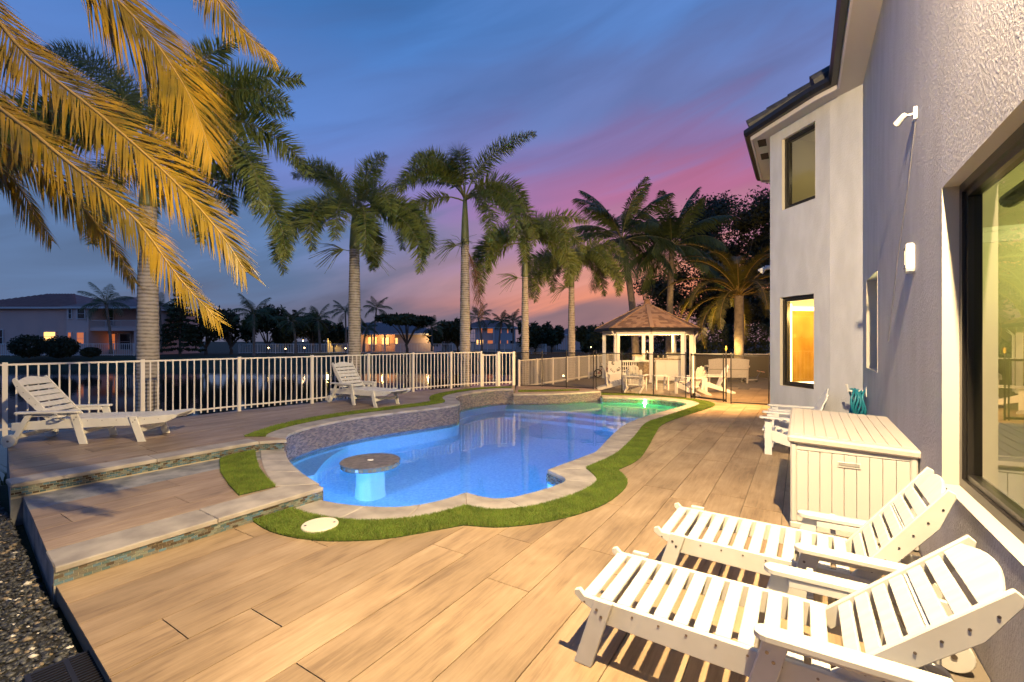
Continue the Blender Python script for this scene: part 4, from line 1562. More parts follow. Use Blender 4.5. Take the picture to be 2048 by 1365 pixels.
# ------------------------------------------------------------------ sun loungers
def lounger(name, label, tip, hinge, leg, mid, back_len, back_ang, width=0.63, group='white slatted sun loungers'):
    """local x runs from the wheels (0) towards the foot (tip); z up"""
    t = thing(name, label, 'sun lounger', (0, 0, 0), 0, group)
    hw = width / 2
    zs = 0.345
    za = 0.45
    M_ = MWHITE
    bv = 0.004
    for s in (-1, 1):
        y = s * (hw - 0.02)
        mb = MB()
        poly = [(-0.02, zs - 0.13), (leg - 0.05, zs - 0.105), (tip - 0.16, zs - 0.075), (tip - 0.03, zs - 0.02), (tip, zs + 0.005), (tip, zs + 0.03), (tip - 0.03, zs + 0.042),
                (leg, zs + 0.012), (hinge + 0.1, zs + 0.012), (-0.02, zs - 0.02)]
        mb.prism(poly, (0, y - 0.015, 0), (1, 0, 0), (0, 0, 1), (0, 0.03, 0))
        rail = mb.build('side_rail', M_, t, bevel=bv)
        nb = 9
        for k in range(nb):
            x = hinge + 0.12 + (tip - 0.06 - hinge - 0.12) * k / (nb - 1)
            mb = MB(); mb.tube([(x, y + s * 0.0145, zs - 0.02), (x, y + s * 0.017, zs - 0.02)], 0.006, 7); mb.build('bolt', MBOLT, rail)
        # legs
        def leg_(x_top, z_top, x_bot, w, yy, nm='leg'):
            mb = MB()
            d = Vector((x_bot - x_top, 0, -z_top)).normalized()
            mb.prism([(x_top - w / 2, z_top), (x_top + w / 2, z_top), (x_bot + w / 2, 0), (x_bot - w / 2, 0)], (0, yy - 0.015, 0), (1, 0, 0), (0, 0, 1), (0, 0.03, 0))
            lo = mb.build(nm, M_, t, bevel=bv)
            for q in (0.78, 0.86):
                mb = MB()
                xx, zz_ = x_bot + (x_top - x_bot) * q + (0.02 if q > 0.8 else -0.015), z_top * q
                mb.tube([(xx, yy + s * 0.015, zz_), (xx, yy + s * 0.018, zz_)], 0.008, 7); mb.build('bolt', MBOLT, lo)
            return lo
        leg_(leg - 0.12, zs + 0.03, leg, 0.10, s * (hw + 0.012))
        leg_(mid - 0.09, za, mid + 0.03, 0.10, s * (hw + 0.012))
        mb = MB()
        mb.prism([(0.17, za), (0.25, za), (0.055, 0.07), (-0.02, 0.06)], (0, s * (hw + 0.012) - 0.015, 0), (1, 0, 0), (0, 0, 1), (0, 0.03, 0))
        mb.build('leg', M_, t, bevel=bv)
        mb = MB(); mb.tube([(0, s * (hw + 0.03), 0.085), (0, s * (hw + 0.075), 0.085)], 0.085, 24); wh = mb.build('wheel', M_, t, bevel=bv)
        mb = MB(); mb.tube([(0, s * (hw + 0.075), 0.085), (0, s * (hw + 0.08), 0.085)], 0.014, 10); mb.build('axle_cap', MBOLT, wh)
        # armrest
        mb = MB()
        x0, x1 = 0.06, mid - 0.03
        pl_ = [(x0, -0.045), (x1 - 0.02, -0.05)] + [(x1 - 0.02 + 0.05 * math.sin(a), -0.05 * math.cos(a)) for a in [math.pi * k / 6 for k in range(1, 6)]] + [(x1 - 0.02, 0.05), (x0, 0.045)]
        mb.prism(pl_, (0, s * (hw + 0.02), za + 0.002), (1, 0, 0), (0, 1, 0), (0, 0, 0.03))
        mb.build('armrest', M_, t, bevel=bv)
        mb = MB(); mb.bar((0.12, s * (hw - 0.012), za - 0.025), (mid - 0.12, s * (hw - 0.012), za - 0.025), 0.022, 0.045); mb.build('arm_support', M_, t, bevel=bv)
        # back-rest rails
        dx, dz = -math.cos(back_ang), math.sin(back_ang)
        px, pz = -dz, -dx                                        # forward/up normal of the back
        hb = hw - 0.045
        o_ = Vector((hinge - 0.02, s * hb - 0.014, zs - 0.02))
        mb = MB()
        pr = [(-0.10, -0.005), (back_len * 0.72, -0.02), (back_len - 0.01, 0.03), (back_len + 0.015, 0.05), (back_len + 0.01, 0.085), (-0.10, 0.085)]
        mb.prism(pr, o_, (dx, 0, dz), (dz, 0, -dx), (0, 0.028, 0))
        br = mb.build('back_rail', M_, t, bevel=bv)
        for k in range(6):
            c = o_ + Vector((dx, 0, dz)) * (0.06 + back_len * 0.155 * k) + Vector((dz, 0, -dx)) * 0.035
            y_ = 0.028 if s > 0 else 0.0
            mb = MB(); mb.tube([c + Vector((0, y_, 0)), c + Vector((0, y_ + s * 0.003, 0))], 0.006, 7); mb.build('bolt', MBOLT, br)
    # seat slats
    n_s = max(6, round((tip - 0.02 - hinge - 0.05) / 0.097))
    p_ = (tip - 0.035 - hinge - 0.05) / n_s
    for k in range(n_s):
        x = hinge + 0.06 + p_ * (k + 0.5)
        f = max(0, (x - leg) / max(0.01, tip - leg))
        mb = MB(); mb.box((x, 0, zs + 0.004 + 0.022 * f), (p_ - 0.028, width - 0.075, 0.02)); mb.build('seat_slat', M_, t, bevel=bv)
    dx, dz = -math.cos(back_ang), math.sin(back_ang)
    n_b = 6
    ex, nx_ = Vector((dx, 0, dz)), Vector((dz, 0, -dx))
    o_ = Vector((hinge - 0.02, 0, zs - 0.02)) + nx_ * 0.058
    bw = width - 0.124
    pb = (back_len - 0.13) / n_b
    for k in range(n_b):
        mb = MB()
        mb.prism([(pb * k + 0.012, -bw / 2), (pb * (k + 1) - 0.012, -bw / 2), (pb * (k + 1) - 0.012, bw / 2), (pb * k + 0.012, bw / 2)], o_ + Vector((0, 0, 0)), ex, (0, 1, 0), nx_ * 0.018)
        mb.build('back_slat', M_, t, bevel=bv)
    top = [(back_len - 0.13 + 0.012, -bw / 2)] + [(back_len - 0.035 + 0.06 * math.cos(math.pi * q / 2), q * (bw / 2 + 0.0)) for q in (-1, -0.75, -0.5, -0.25, 0, 0.25, 0.5, 0.75, 1)] + [(back_len - 0.13 + 0.012, bw / 2)]
    mb = MB(); mb.prism(top, o_, ex, (0, 1, 0), nx_ * 0.02); mb.build('head_slat', M_, t, bevel=bv)
    for s in (-1, 1):
        pass
    mb = MB(); mb.bar(o_ + ex * back_len * 0.55 - nx_ * 0.012 + Vector((0, -bw / 2, 0)), o_ + ex * back_len * 0.55 - nx_ * 0.012 + Vector((0, bw / 2, 0)), 0.05, 0.02); mb.build('back_stretcher', M_, t)
    for x, z in ((leg - 0.045, 0.16), (mid - 0.015, 0.16), (0.035, 0.13)):
        mb = MB(); mb.bar((x, -hw, z), (x, hw, z), 0.025, 0.06); mb.build('stretcher', M_, t, bevel=bv)
    # cup-holder shelf with a round opening on one side
    cx_, s = mid - 0.22, 1
    yc = s * (hw - 0.10)
    ring = MB()
    for k in range(18):
        a0, a1 = 2 * math.pi * k / 18, 2 * math.pi * (k + 1) / 18
        ring.prism([(0.065 * math.cos(a0), 0.065 * math.sin(a0)), (0.085 * math.cos(a0), 0.085 * math.sin(a0)), (0.085 * math.cos(a1), 0.085 * math.sin(a1)), (0.065 * math.cos(a1), 0.065 * math.sin(a1))],
                   (cx_, -s * (hw + 0.10), za - 0.04), (1, 0, 0), (0, 1, 0), (0, 0, 0.016))
    cup = ring.build('cup_holder', M_, t)
    mb = MB(); mb.bar((cx_, -s * (hw + 0.10), 0.39), (cx_, -s * hw, 0.36), 0.03, 0.016); mb.bar((cx_, -s * (hw + 0.15), 0.46), (cx_, -s * (hw + 0.10), 0.39), 0.03, 0.012); mb.build('holder_bracket', M_, cup)
    return t


def place(o, foot_mid, ang, tip, z=0.0):
    a = Vector((math.cos(ang), math.sin(ang)))
    o.location = (foot_mid.x - a.x * tip, foot_mid.y - a.y * tip, z)
    o.rotation_euler = (0, 0, ang)


TIP = 1.60
L1 = lounger('sun_lounger', 'white slatted sun lounger nearest the camera, at the bottom right corner', TIP, 0.36, 1.54, 0.72, 0.68, math.radians(43))
a1 = math.radians(180 - 32.5)
place(L1, Vector((0.512, 2.782)), a1, TIP)
L2 = lounger('sun_lounger', 'white slatted sun lounger between the front lounger and the grey deck box', TIP, 0.36, 1.54, 0.72, 0.68, math.radians(54))
a2 = math.radians(180 - 33.5)
place(L2, Vector((1.214, 3.61)), a2, TIP)
L3 = lounger('sun_lounger', 'white slatted sun lounger on the upper deck at the far left', 2.03, 0.42, 1.59, 0.83, 0.73, math.radians(51))
wl_ = (Vector((-6.96, 6.325)) + Vector((-7.09, 6.98))) / 2
L3.location = (wl_.x, wl_.y, Z2); L3.rotation_euler = (0, 0, math.radians(11.3))
L4 = copy_tree(L3); L4['label'] = 'white slatted sun lounger by the fence in front of the second palm trunk'
L4.location = (-4.17, 11.2, Z2); L4.rotation_euler = (0, 0, math.radians(-33))


# ------------------------------------------------------------------ adirondack chairs
def adirondack():
    t = thing('adirondack_chair', '', 'chair', (0, 0, 0), 0, 'white adirondack chairs')
    M_ = MWHITEP
    for s in (-1, 1):
        mb = MB(); mb.prism([(0.36, 0.36), (0.36, 0.24), (-0.50, 0.0), (-0.64, 0.0), (-0.64, 0.05), (-0.2, 0.21), (0.2, 0.37)], (0, s * 0.25 - 0.013, 0), (1, 0, 0), (0, 0, 1), (0, 0.026, 0)); mb.build('side_rail', M_, t, bevel=0.004)
        mb = MB(); mb.box((0.30, s * 0.285, 0.28), (0.10, 0.026, 0.56)); mb.build('front_leg', M_, t, bevel=0.004)
        mb = MB()
        mb.prism([(0.40, -0.07), (0.42, -0.03), (0.42, 0.03), (0.40, 0.07), (0.1, 0.08), (-0.36, 0.03), (-0.36, -0.05), (0.1, -0.06)], (0, s * 0.31, 0.562), (1, 0, 0), (0, s, 0), (0, 0, 0.024))
        mb.build('armrest', M_, t, bevel=0.004)
        mb = MB(); mb.bar((-0.33, s * 0.30, 0.56), (-0.28, s * 0.27, 0.13), 0.03, 0.07); mb.build('rear_support', M_, t)
    for k in range(6):
        f = k / 5
        x = 0.35 - f * 0.46
        z = 0.375 - f * 0.15
        mb = MB(); mb.bar((x, -0.265, z), (x, 0.265, z), 0.075, 0.02, (0.3, 0, 1)); mb.build('seat_slat', M_, t, bevel=0.003)
    th = math.radians(24)
    ex, nz = Vector((-math.sin(th), 0, math.cos(th))), Vector((math.cos(th), 0, math.sin(th)))
    o_ = Vector((-0.13, 0, 0.16))
    for k in range(5):
        c = (k - 2)
        y0, y1 = c * 0.082, c * 0.118
        top = 0.86 - 0.045 * c * c
        w0, w1 = 0.036, 0.052
        poly = [(0.0, y0 - w0), (top - 0.03 - 0.03 * (c < 0) , y1 - w1), (top, y1 - w1 * 0.3), (top - 0.004, y1 + w1 * 0.3), (top - 0.03 - 0.03 * (c > 0), y1 + w1), (0.0, y0 + w0)]
        mb = MB(); mb.prism(poly, o_, ex, (0, 1, 0), nz * 0.018); mb.build('back_slat', M_, t, bevel=0.003)
    for h in (0.10, 0.42, ):
        c = o_ + ex * h - nz * 0.014
        w_ = 0.22 + 0.12 * h
        mb = MB(); mb.bar(c + Vector((0, -w_, 0)), c + Vector((0, w_, 0)), 0.026, 0.06, nz); mb.build('back_brace', M_, t)
    return t


AD = adirondack()
ad_spots = [
    ((4.36, 7.10), math.atan2(-NV.y, -NV.x), 'white adirondack chair directly behind the deck box, half hidden by it'),
    ((4.92, 7.90), math.atan2(-NV.y, -NV.x) + 0.06, 'white adirondack chair against the bay wall, second behind the deck box'),
    ((3.72, 16.45), math.radians(-8), 'white adirondack chair seen from the side, farthest left of the patio group'),
    ((4.30, 15.75), math.radians(62), 'white adirondack chair turned away from the pool, before the front gazebo post'),
    ((5.85, 15.0), math.radians(118), 'yellow-lit white adirondack chair seen from behind through the mesh gate'),
    ((6.85, 15.5), math.radians(170), 'white adirondack chair seen from the side behind the mesh gate latch'),
]
for i, (xy, a, lb) in enumerate(ad_spots):
    o = AD if i == 0 else copy_tree(AD)
    o.location = (*xy, 0.0); o.rotation_euler = (0, 0, a); o['label'] = lb
# side table by the chairs
st = thing('side_table', 'small white slatted side table between the patio chairs', 'table', (5.35, 16.4, 0))
for k in range(5):
    mb = MB(); mb.box((0, -0.20 + 0.1 * k, 0.50), (0.5, 0.085, 0.02)); mb.build('top_slat', MWHITEP, st)
for x in (-0.21, 0.21):
    for y in (-0.2, 0.2):
        mb = MB(); mb.box((x, y, 0.245), (0.05, 0.05, 0.49)); mb.build('leg', MWHITEP, st)
    mb = MB(); mb.box((x, 0, 0.17), (0.03, 0.36, 0.05)); mb.build('stretcher', MWHITEP, st)

# ------------------------------------------------------------------ picket fences


def fence(name, label, path, ztop, zbot, group=None, pick=0.118, posts=None, m=MWHITEP, pw=0.055, picket_parts=True, post_h=0.02, pk=0.019, rail=0.035, low=0.10):
    """white aluminium fence: posts, two rails, pickets; path is a list of 2-D points (one post each)"""
    t = thing(name, label, 'fence', (path[0].x, path[0].y, 0), 0, group)
    o2 = path[0]
    q = lambda p, z: Vector((p.x - o2.x, p.y - o2.y, z))
    for i, p in enumerate(path):
        d = (path[min(i + 1, len(path) - 1)] - path[max(i - 1, 0)]).normalized()
        mb = MB(); mb.box(q(p, (ztop + post_h + zbot) / 2), (pw, pw, ztop + post_h - zbot), Matrix.Rotation(math.atan2(d.y, d.x), 3, 'Z')); mb.build('post', m, t)
    pme = {}
    allp = MB()
    for a, b in zip(path[:-1], path[1:]):
        d = (b - a).normalized()
        for z in (ztop - rail / 2, zbot + low + rail / 2):
            mb = MB(); mb.bar(q(a + d * pw / 2, z), q(b - d * pw / 2, z), 0.03, rail); mb.build('rail', m, t)
        n = max(1, round((b - a).length / pick))
        ang = math.atan2(d.y, d.x)
        for k in range(1, n):
            p = a.lerp(b, k / n)
            zt_, zb = ztop - rail - 0.001, zbot + 0.045
            if picket_parts:
                if 'p' not in pme:
                    mm = MB(); mm.box((0, 0, 0), (pk, pk, zt_ - zb)); pme['p'] = mm.mesh('picket', m)
                link('picket', pme['p'], t, loc=q(p, (zt_ + zb) / 2), rot=(0, 0, ang))
            else:
                allp.box(q(p, (zt_ + zb) / 2), (pk, pk, zt_ - zb), Matrix.Rotation(ang, 3, 'Z'))
    if allp.v:
        allp.build('pickets', m, t)['kind'] = 'stuff'
    return t


MFENCE = mat('cream_fence_paint', (0.72, 0.67, 0.60), 0.45, bump=0.03, bscale=60, bdist=0.002)
ext = [v2(FENCE_UP[0]) + Vector((-0.95, -0.95)) * 1.0] + [v2(p) for p in FENCE_UP]
seg = []
for a, b in zip(ext[:-1], ext[1:]):
    seg.append(a)
# re-space posts about every 1.5 m along the curve
pathpts = [v2(p) for p in FENCE_UP]
sl = arclen(pathpts)
posts = []
for px in (10, 285, 478, 624, 737, 826, 902, 962):
    best = min((abs((q.x / q.y) - (px - CX) / F), i) for i, q in ((i, sample(pathpts, sl, sl[-1] * i / 2000)[0]) for i in range(2001)))
    posts.append(sample(pathpts, sl, sl[-1] * best[1] / 2000)[0])
fence('picket_fence', 'white picket fence curving along the lake side of the upper deck', [v2(FENCE_UP[0]) + Vector((-1.1, -1.2))] + posts, 1.40, Z2, 'white aluminium picket fences', pick=0.118, pk=0.021, pw=0.06, rail=0.03, m=MFENCE)
gA, gB = v2(FENCE_UP[-1]), v2(G(1027, 771.3, Z2))
gm = gA.lerp(gB, 0.47)
fence('fence_gate', 'narrow white picket gate with a tall latch post at the end of the upper deck', [gA + Vector((0.06, 0.02)), gm], 1.31, Z2, 'white aluminium picket fences', m=MFENCE)
fence('gate_panel', 'taller white fence panel joining the picket gate to the black mesh fence', [gm + Vector((0.07, 0)), gB], 1.38, Z2, 'white aluminium picket fences', pw=0.09, m=MFENCE)
fp = [Vector((0.25, 16.2)), Vector((0.95, 17.3)), Vector((1.65, 18.35)), Vector((2.35, 19.4)), Vector((3.0, 20.4)), Vector((3.6, 21.3)), Vector((4.2, 22.2)), Vector((4.9, 23.3)), Vector((5.6, 24.3))]
fence('picket_fence', 'lower white picket fence running from the gate to behind the gazebo', fp, 1.07, 0.0, 'white aluminium picket fences', pick=0.105, m=MFENCE)

# black mesh pool fence
MMESH = bpy.data.materials.new('black_pool_mesh')
MMESH.use_nodes = True
nt = MMESH.node_tree
b_ = nt.nodes['Principled BSDF']; b_.inputs['Base Color'].default_value = (0.015, 0.014, 0.013, 1); b_.inputs['Roughness'].default_value = 0.8
tr_ = nt.nodes.new('ShaderNodeBsdfTransparent'); mx = nt.nodes.new('ShaderNodeMixShader'); mx.inputs[0].default_value = 0.30
nt.links.new(tr_.outputs[0], mx.inputs[1]); nt.links.new(b_.outputs[0], mx.inputs[2]); nt.links.new(mx.outputs[0], nt.nodes['Material Output'].inputs[0])


def mesh_fence(label, path, zb, zt, group='black mesh pool fence sections', caps=()):
    t = thing('mesh_fence', label, 'pool fence', (path[0][0], path[0][1], 0), 0, group)
    o2 = Vector(path[0])
    for i, p in enumerate(path):
        p = Vector(p) - o2
        mb = MB(); mb.tube([(p.x, p.y, zb - 0.002), (p.x, p.y, zt + 0.03)], 0.017, 8); mb.build('post', MBLACK, t)
        mb = MB(); mb.lathe([(0.02, zt + 0.03), (0.022, zt + 0.05), (0.012, zt + 0.075)], 8, (p.x, p.y, 0)); mb.build('post_cap', MBLACK if i not in caps else MWPL, t)
    for a, b in zip(path[:-1], path[1:]):
        a, b = Vector(a) - o2, Vector(b) - o2
        mb = MB(); mb.add([(a.x, a.y, zb + 0.04), (b.x, b.y, zb + 0.04), (b.x, b.y, zt - 0.01), (a.x, a.y, zt - 0.01)], [(0, 1, 2, 3)]); mb.build('mesh_panel', MMESH, t)
        for z in (zt, zb + 0.035):
            mb = MB(); mb.bar((a.x, a.y, z), (b.x, b.y, z), 0.012, 0.03); mb.build('hem', MBLACK, t)
    return t


mesh_fence('black mesh pool fence on the platform before the lower white fence', [(0.13, 16.3), (1.06, 16.06), (1.87, 15.67), (2.72, 15.2)], Z1, 1.34)
mesh_fence('black mesh pool fence between the turf and the patio chairs', [(2.80, 15.15), (3.61, 14.95), (4.45, 14.32), (5.27, 13.80)], 0.0, 1.34)
mesh_fence('black mesh pool fence section between the gate and the bay wall', [(6.12, 12.72), (6.96, 12.33)], 0.0, 1.34)
gt_ = thing('mesh_gate', 'framed black mesh gate with a tall yellow latch before the yellow-lit chair', 'gate', (5.40, 13.68, 0))
GE = Vector((6.02, 12.80, 0)) - Vector((5.40, 13.68, 0))
for f in (-0.02, 0.05, 0.10, 0.93, 1.0):
    p = GE * f
    mb = MB(); mb.bar((p.x, p.y, 0.03), (p.x, p.y, 1.38), 0.028, 0.028, (0, 1, 0)); mb.build('upright', MBLACK if f not in (0.05,) else MWPL, gt_)
for z in (0.08, 1.34):
    mb = MB(); mb.bar(GE * 0.0 + Vector((0, 0, z)), GE * 1.0 + Vector((0, 0, z)), 0.03, 0.05); mb.build('gate_rail', MBLACK, gt_)
mb = MB(); a, b = GE * 0.1, GE * 0.93; mb.add([(a.x, a.y, 0.1), (b.x, b.y, 0.1), (b.x, b.y, 1.32), (a.x, a.y, 1.32)], [(0, 1, 2, 3)]); mb.build('mesh_panel', MMESH, gt_)
mb = MB(); p = GE * 1.0; mb.tube([(p.x, p.y, 1.38), (p.x, p.y, 1.50)], 0.012, 8); mb.build('latch_stem', MBOLT, gt_)
mb = MB(); mb.lathe([(0.012, 1.48), (0.022, 1.50), (0.024, 1.58), (0.012, 1.61)], 10, (p.x, p.y, 0)); mb.build('latch_knob', mat('yellow_plastic', (0.55, 0.36, 0.07), 0.4), gt_)
mb = MB(); p = GE * 0.06; mb.box((p.x, p.y, 0.12), (0.06, 0.05, 0.14)); mb.build('hinge', MBLACK, gt_)

# ------------------------------------------------------------------ gazebo
GC = Vector((6.26, 21.1, 0))
gz_ = thing('gazebo', 'white octagonal gazebo with a brown shingled roof, lit from inside', 'gazebo', GC)
base_ang = math.atan2(-GC.y, -GC.x) + math.radians(5)
RP, RE = 1.95, 2.36
ZB, ZE, ZA = 2.03, 2.30, 3.50
corner = lambda k, r_: Vector((r_ * math.cos(base_ang + k * math.pi / 4), r_ * math.sin(base_ang + k * math.pi / 4), 0))
for k in range(8):
    p = corner(k, RP)
    mb = MB(); mb.box((p.x, p.y, ZB / 2), (0.16, 0.16, ZB), Matrix.Rotation(base_ang + k * math.pi / 4, 3, 'Z')); po = mb.build('post', MWHITEP, gz_, bevel=0.008)
    mb = MB(); mb.box((p.x, p.y, 0.06), (0.20, 0.20, 0.12), Matrix.Rotation(base_ang + k * math.pi / 4, 3, 'Z')); mb.build('post_base', MWHITEP, po)
    a, b = corner(k, RP), corner(k + 1, RP)
    mb = MB(); mb.bar(a + Vector((0, 0, ZB + 0.11)), b + Vector((0, 0, ZB + 0.11)), 0.15, 0.20); mb.build('beam', MWHITEP, gz_)
    a, b = corner(k, RE + 0.02), corner(k + 1, RE + 0.02)
    mb = MB(); mb.bar(a + Vector((0, 0, ZE - 0.045)), b + Vector((0, 0, ZE - 0.045)), 0.08, 0.13); mb.build('gutter', MGUTTER, gz_)
MSHING = [mat('shingle_brown', (0.36, 0.215, 0.125), 0.85, rnd=0.1), mat('shingle_tan', (0.48, 0.30, 0.175), 0.85), mat('shingle_dark', (0.27, 0.16, 0.095), 0.85)]
mb = MB()
mb.add([corner(k, RE) + Vector((0, 0, ZE - 0.02)) for k in range(8)] + [Vector((0, 0, ZA - 0.03))], [(k, (k + 1) % 8, 8) for k in range(8)])
mb.build('roof_deck', MSHING[0], gz_)
mb = MB()
rs_ = random.Random(3)
for k in range(8):
    A, B, T = corner(k, RE) + Vector((0, 0, ZE)), corner(k + 1, RE) + Vector((0, 0, ZE)), Vector((0, 0, ZA))
    mid_ = (A + B) / 2
    up_ = (T - mid_).normalized(); al = (B - A).normalized(); nr = al.cross(up_)
    if nr.z < 0:
        nr = -nr
    H_ = (T - mid_).length
    rows = 15
    for i in range(rows):
        f0, f1 = i / rows, (i + 1.25) / rows
        half_w = (B - A).length / 2 * (1 - (f0 + f1) / 2)
        x = -half_w - rs_.random() * 0.1
        while x < half_w:
            w_ = rs_.uniform(0.12, 0.26)
            x0, x1 = max(x, -half_w), min(x + w_, half_w)
            if x1 - x0 > 0.03:
                c = mid_ + up_ * (H_ * (f0 + f1) / 2) + al * ((x0 + x1) / 2) + nr * (0.012 + 0.004 * rs_.random())
                mb.box(c, (x1 - x0 - 0.004, H_ * (f1 - f0), 0.012), Matrix((al, up_, nr)).transposed() @ Matrix.Rotation(-0.05, 3, 'X'), rs_.choice((0, 1, 1, 2)))
            x += w_
mb.build('shingles', MSHING, gz_)['kind'] = 'stuff'
for k in range(8):
    a, b = corner(k, RE) + Vector((0, 0, ZE + 0.03)), Vector((0, 0, ZA + 0.03))
    mb = MB(); mb.bar(a, b, 0.16, 0.02); mb.build('hip_cap', MSHING[1], gz_)
mb = MB(); mb.lathe([(0.18, ZA - 0.05), (0.14, ZA + 0.10), (0.10, ZA + 0.13)], 8); mb.build('cupola', MSHING[2], gz_)
mb = MB(); mb.lathe([(0.16, ZA + 0.131), (0.15, ZA + 0.17), (0.03, ZA + 0.23)], 8); mb.build('cupola_cap', MSHING[2], gz_)
mb = MB(); mb.add([corner(k, RP + 0.1) + Vector((0, 0, ZB + 0.215)) for k in range(8)], [tuple(range(8))]); mb.build('ceiling', MWHITEP, gz_)
for k in (7, 2):
    p = corner(k, RP + 0.14); e = corner(k, RE - 0.1)
    mb = MB(); mb.tube([e + Vector((0, 0, ZE - 0.06)), e + Vector((0, 0, ZE - 0.16)), p + Vector((0, 0, ZE - 0.36)), p + Vector((0, 0, 0.05))], 0.04, 8); mb.build('downspout', MWHITEP, gz_)
for k in (0, 3, 5):
    p = corner(k, 1.1)
    mb = MB(); mb.lathe([(0.08, ZB + 0.21), (0.09, ZB + 0.18), (0.06, ZB + 0.16)], 14, (p.x, p.y, 0)); lt = mb.build('ceiling_lamp', MWHWARM, gz_)
    lamp('gazebo_light', 'POINT', GC + p + Vector((0, 0, ZB + 0.05)), GAZEBO_W, (1.0, 0.62, 0.24), radius=0.08)
# kitchen inside the gazebo
MSTEEL = mat('stainless_steel', (0.45, 0.43, 0.40), 0.3, metal=1.0)
MCOUNT = mat('counter_stone', (0.42, 0.33, 0.24), 0.4, (0.22, 0.16, 0.11), 12)
kc = G(1345, 762) + Vector((0, 0.35, 0))
kt = thing('outdoor_kitchen', 'white outdoor kitchen counter with a built-in steel grill inside the gazebo', 'kitchen', (kc.x, kc.y, 0), math.radians(-14))
mb = MB(); mb.box((0, 0, 0.46), (1.25, 0.62, 0.92)); mb.build('cabinet', MWHITEP, kt, bevel=0.01)
for x in (-0.42, 0.0, 0.42):
    mb = MB(); mb.box((x, -0.318, 0.45), (0.38, 0.015, 0.74)); mb.build('cabinet_door', MWHITEP, kt, bevel=0.004)
mb = MB(); mb.box((0, 0, 0.945), (1.32, 0.70, 0.05)); mb.build('countertop', MCOUNT, kt)
mb = MB(); mb.prism([(-0.3, 0.97), (0.3, 0.97), (0.3, 1.05), (0.16, 1.20), (-0.1, 1.24), (-0.3, 1.1)], (-0.15, 0, 0), (0, 1, 0), (0, 0, 1), (0.75, 0, 0)); gl_ = mb.build('grill_lid', MSTEEL, kt, bevel=0.01)
mb = MB(); mb.tube([(-0.1, -0.33, 1.05), (0.55, -0.33, 1.05)], 0.015, 8); mb.build('grill_handle', MSTEEL, gl_)
for x in (-0.28, -0.5):
    mb = MB(); mb.lathe([(0.04, 0.971), (0.045, 1.07), (0.02, 1.10)], 10, (x, -0.1, 0)); mb.build('jar', MSTEEL, kt)
b2 = thing('bar_counter', 'white lattice-sided bar counter with a stone top inside the gazebo', 'bar counter', G(1290, 762).xy.to_3d() + Vector((-0.1, 0.8, 0)), math.radians(8))
mb = MB(); mb.box((0.35, 0, 0.40), (0.85, 0.5, 0.80)); mb.build('cabinet', MCOUNT, b2, bevel=0.01)
mb = MB(); mb.box((-0.1, 0, 0.83), (2.0, 0.6, 0.06)); mb.build('countertop', MWHITEP, b2)
for k in range(9):
    mb = MB(); mb.box((-1.0 + k * 0.10, -0.26, 0.42), (0.035, 0.03, 0.74)); mb.build('slat', MWHITEP, b2)
for z in (0.12, 0.42, 0.62):
    mb = MB(); mb.box((-0.6, -0.245, z), (0.86, 0.02, 0.05)); mb.build('lattice_rail', MWHITEP, b2)
mb = MB(); mb.tube([(0.45, 0.1, 0.86), (0.45, 0.1, 1.22), (0.45, 0.02, 1.30), (0.45, -0.08, 1.22), (0.45, -0.08, 1.15)], 0.016, 8); mb.build('faucet', MSTEEL, b2)
bxs = thing('cooler_box', 'small cream box standing on the bar counter in the gazebo', 'box', G(1290, 762).xy.to_3d() + Vector((-0.1, 0.85, 0.86)), math.radians(8))
mb = MB(); mb.box((0.0, 0, 0.10), (0.36, 0.3, 0.20)); mb.build('body', MWHITEP, bxs, bevel=0.01)
mb = MB(); mb.box((0.0, 0, 0.225), (0.40, 0.34, 0.05)); mb.build('lid', mat('cream_lid', (0.66, 0.52, 0.30), 0.5), bxs, bevel=0.01)
# patterned panel
pp = G(1225, 771)
pn = thing('patterned_panel', 'white panel with a black leafy scroll pattern at the left gazebo bay', 'panel', (pp.x + 0.35, pp.y + 1.2, 0.0), math.radians(4))
mb = MB(); mb.box((0, 0, 0.62), (0.56, 0.05, 0.56)); mb.build('board', MWHITEP, pn)
mb = MB(); mb.box((0, 0, 0.17), (0.5, 0.3, 0.34)); mb.build('stand', MWHITEP, pn)
for k in range(7):
    cx_, cz_ = random.uniform(-0.2, 0.2), 0.62 + random.uniform(-0.2, 0.2)
    r0 = random.uniform(0.05, 0.12); a0 = random.uniform(0, 6)
    mb = MB(); mb.tube([(cx_ + r0 * (1 - i / 14) * math.cos(a0 + i * 0.45), -0.028, cz_ + r0 * (1 - i / 14) * math.sin(a0 + i * 0.45)) for i in range(11)], 0.012, 5); mb.build('scroll', MBLACK, pn)

# wicker bench at the right
wb = G(1455, 768)
MWICK = mat('white_wicker', (0.62, 0.58, 0.54), 0.7, (0.45, 0.42, 0.40), 40, (1, 1, 2), bump=0.5, bscale=60)
bn = thing('wicker_bench', 'white wicker loveseat seen from behind near the dark screen fence', 'bench', (9.0, 18.95, 0), math.radians(-9))
mb = MB(); mb.prism([(-0.75, 0.22), (0.75, 0.22), (0.80, 0.98), (0.4, 1.03), (-0.4, 1.03), (-0.80, 0.98)], (0, 0, 0), (1, 0, 0), (0, -0.12, 1), (0, 0.06, 0)); mb.build('backrest', MWICK, bn, bevel=0.015)
mb = MB(); mb.box((0, 0.32, 0.38), (1.46, 0.62, 0.10)); mb.build('seat', MWICK, bn, bevel=0.02)
mb = MB(); mb.bar((-0.76, -0.062, 0.57), (0.76, -0.062, 0.57), 0.02, 0.03); mb.build('back_band', mat('grey_band', (0.25, 0.23, 0.21), 0.6), bn)
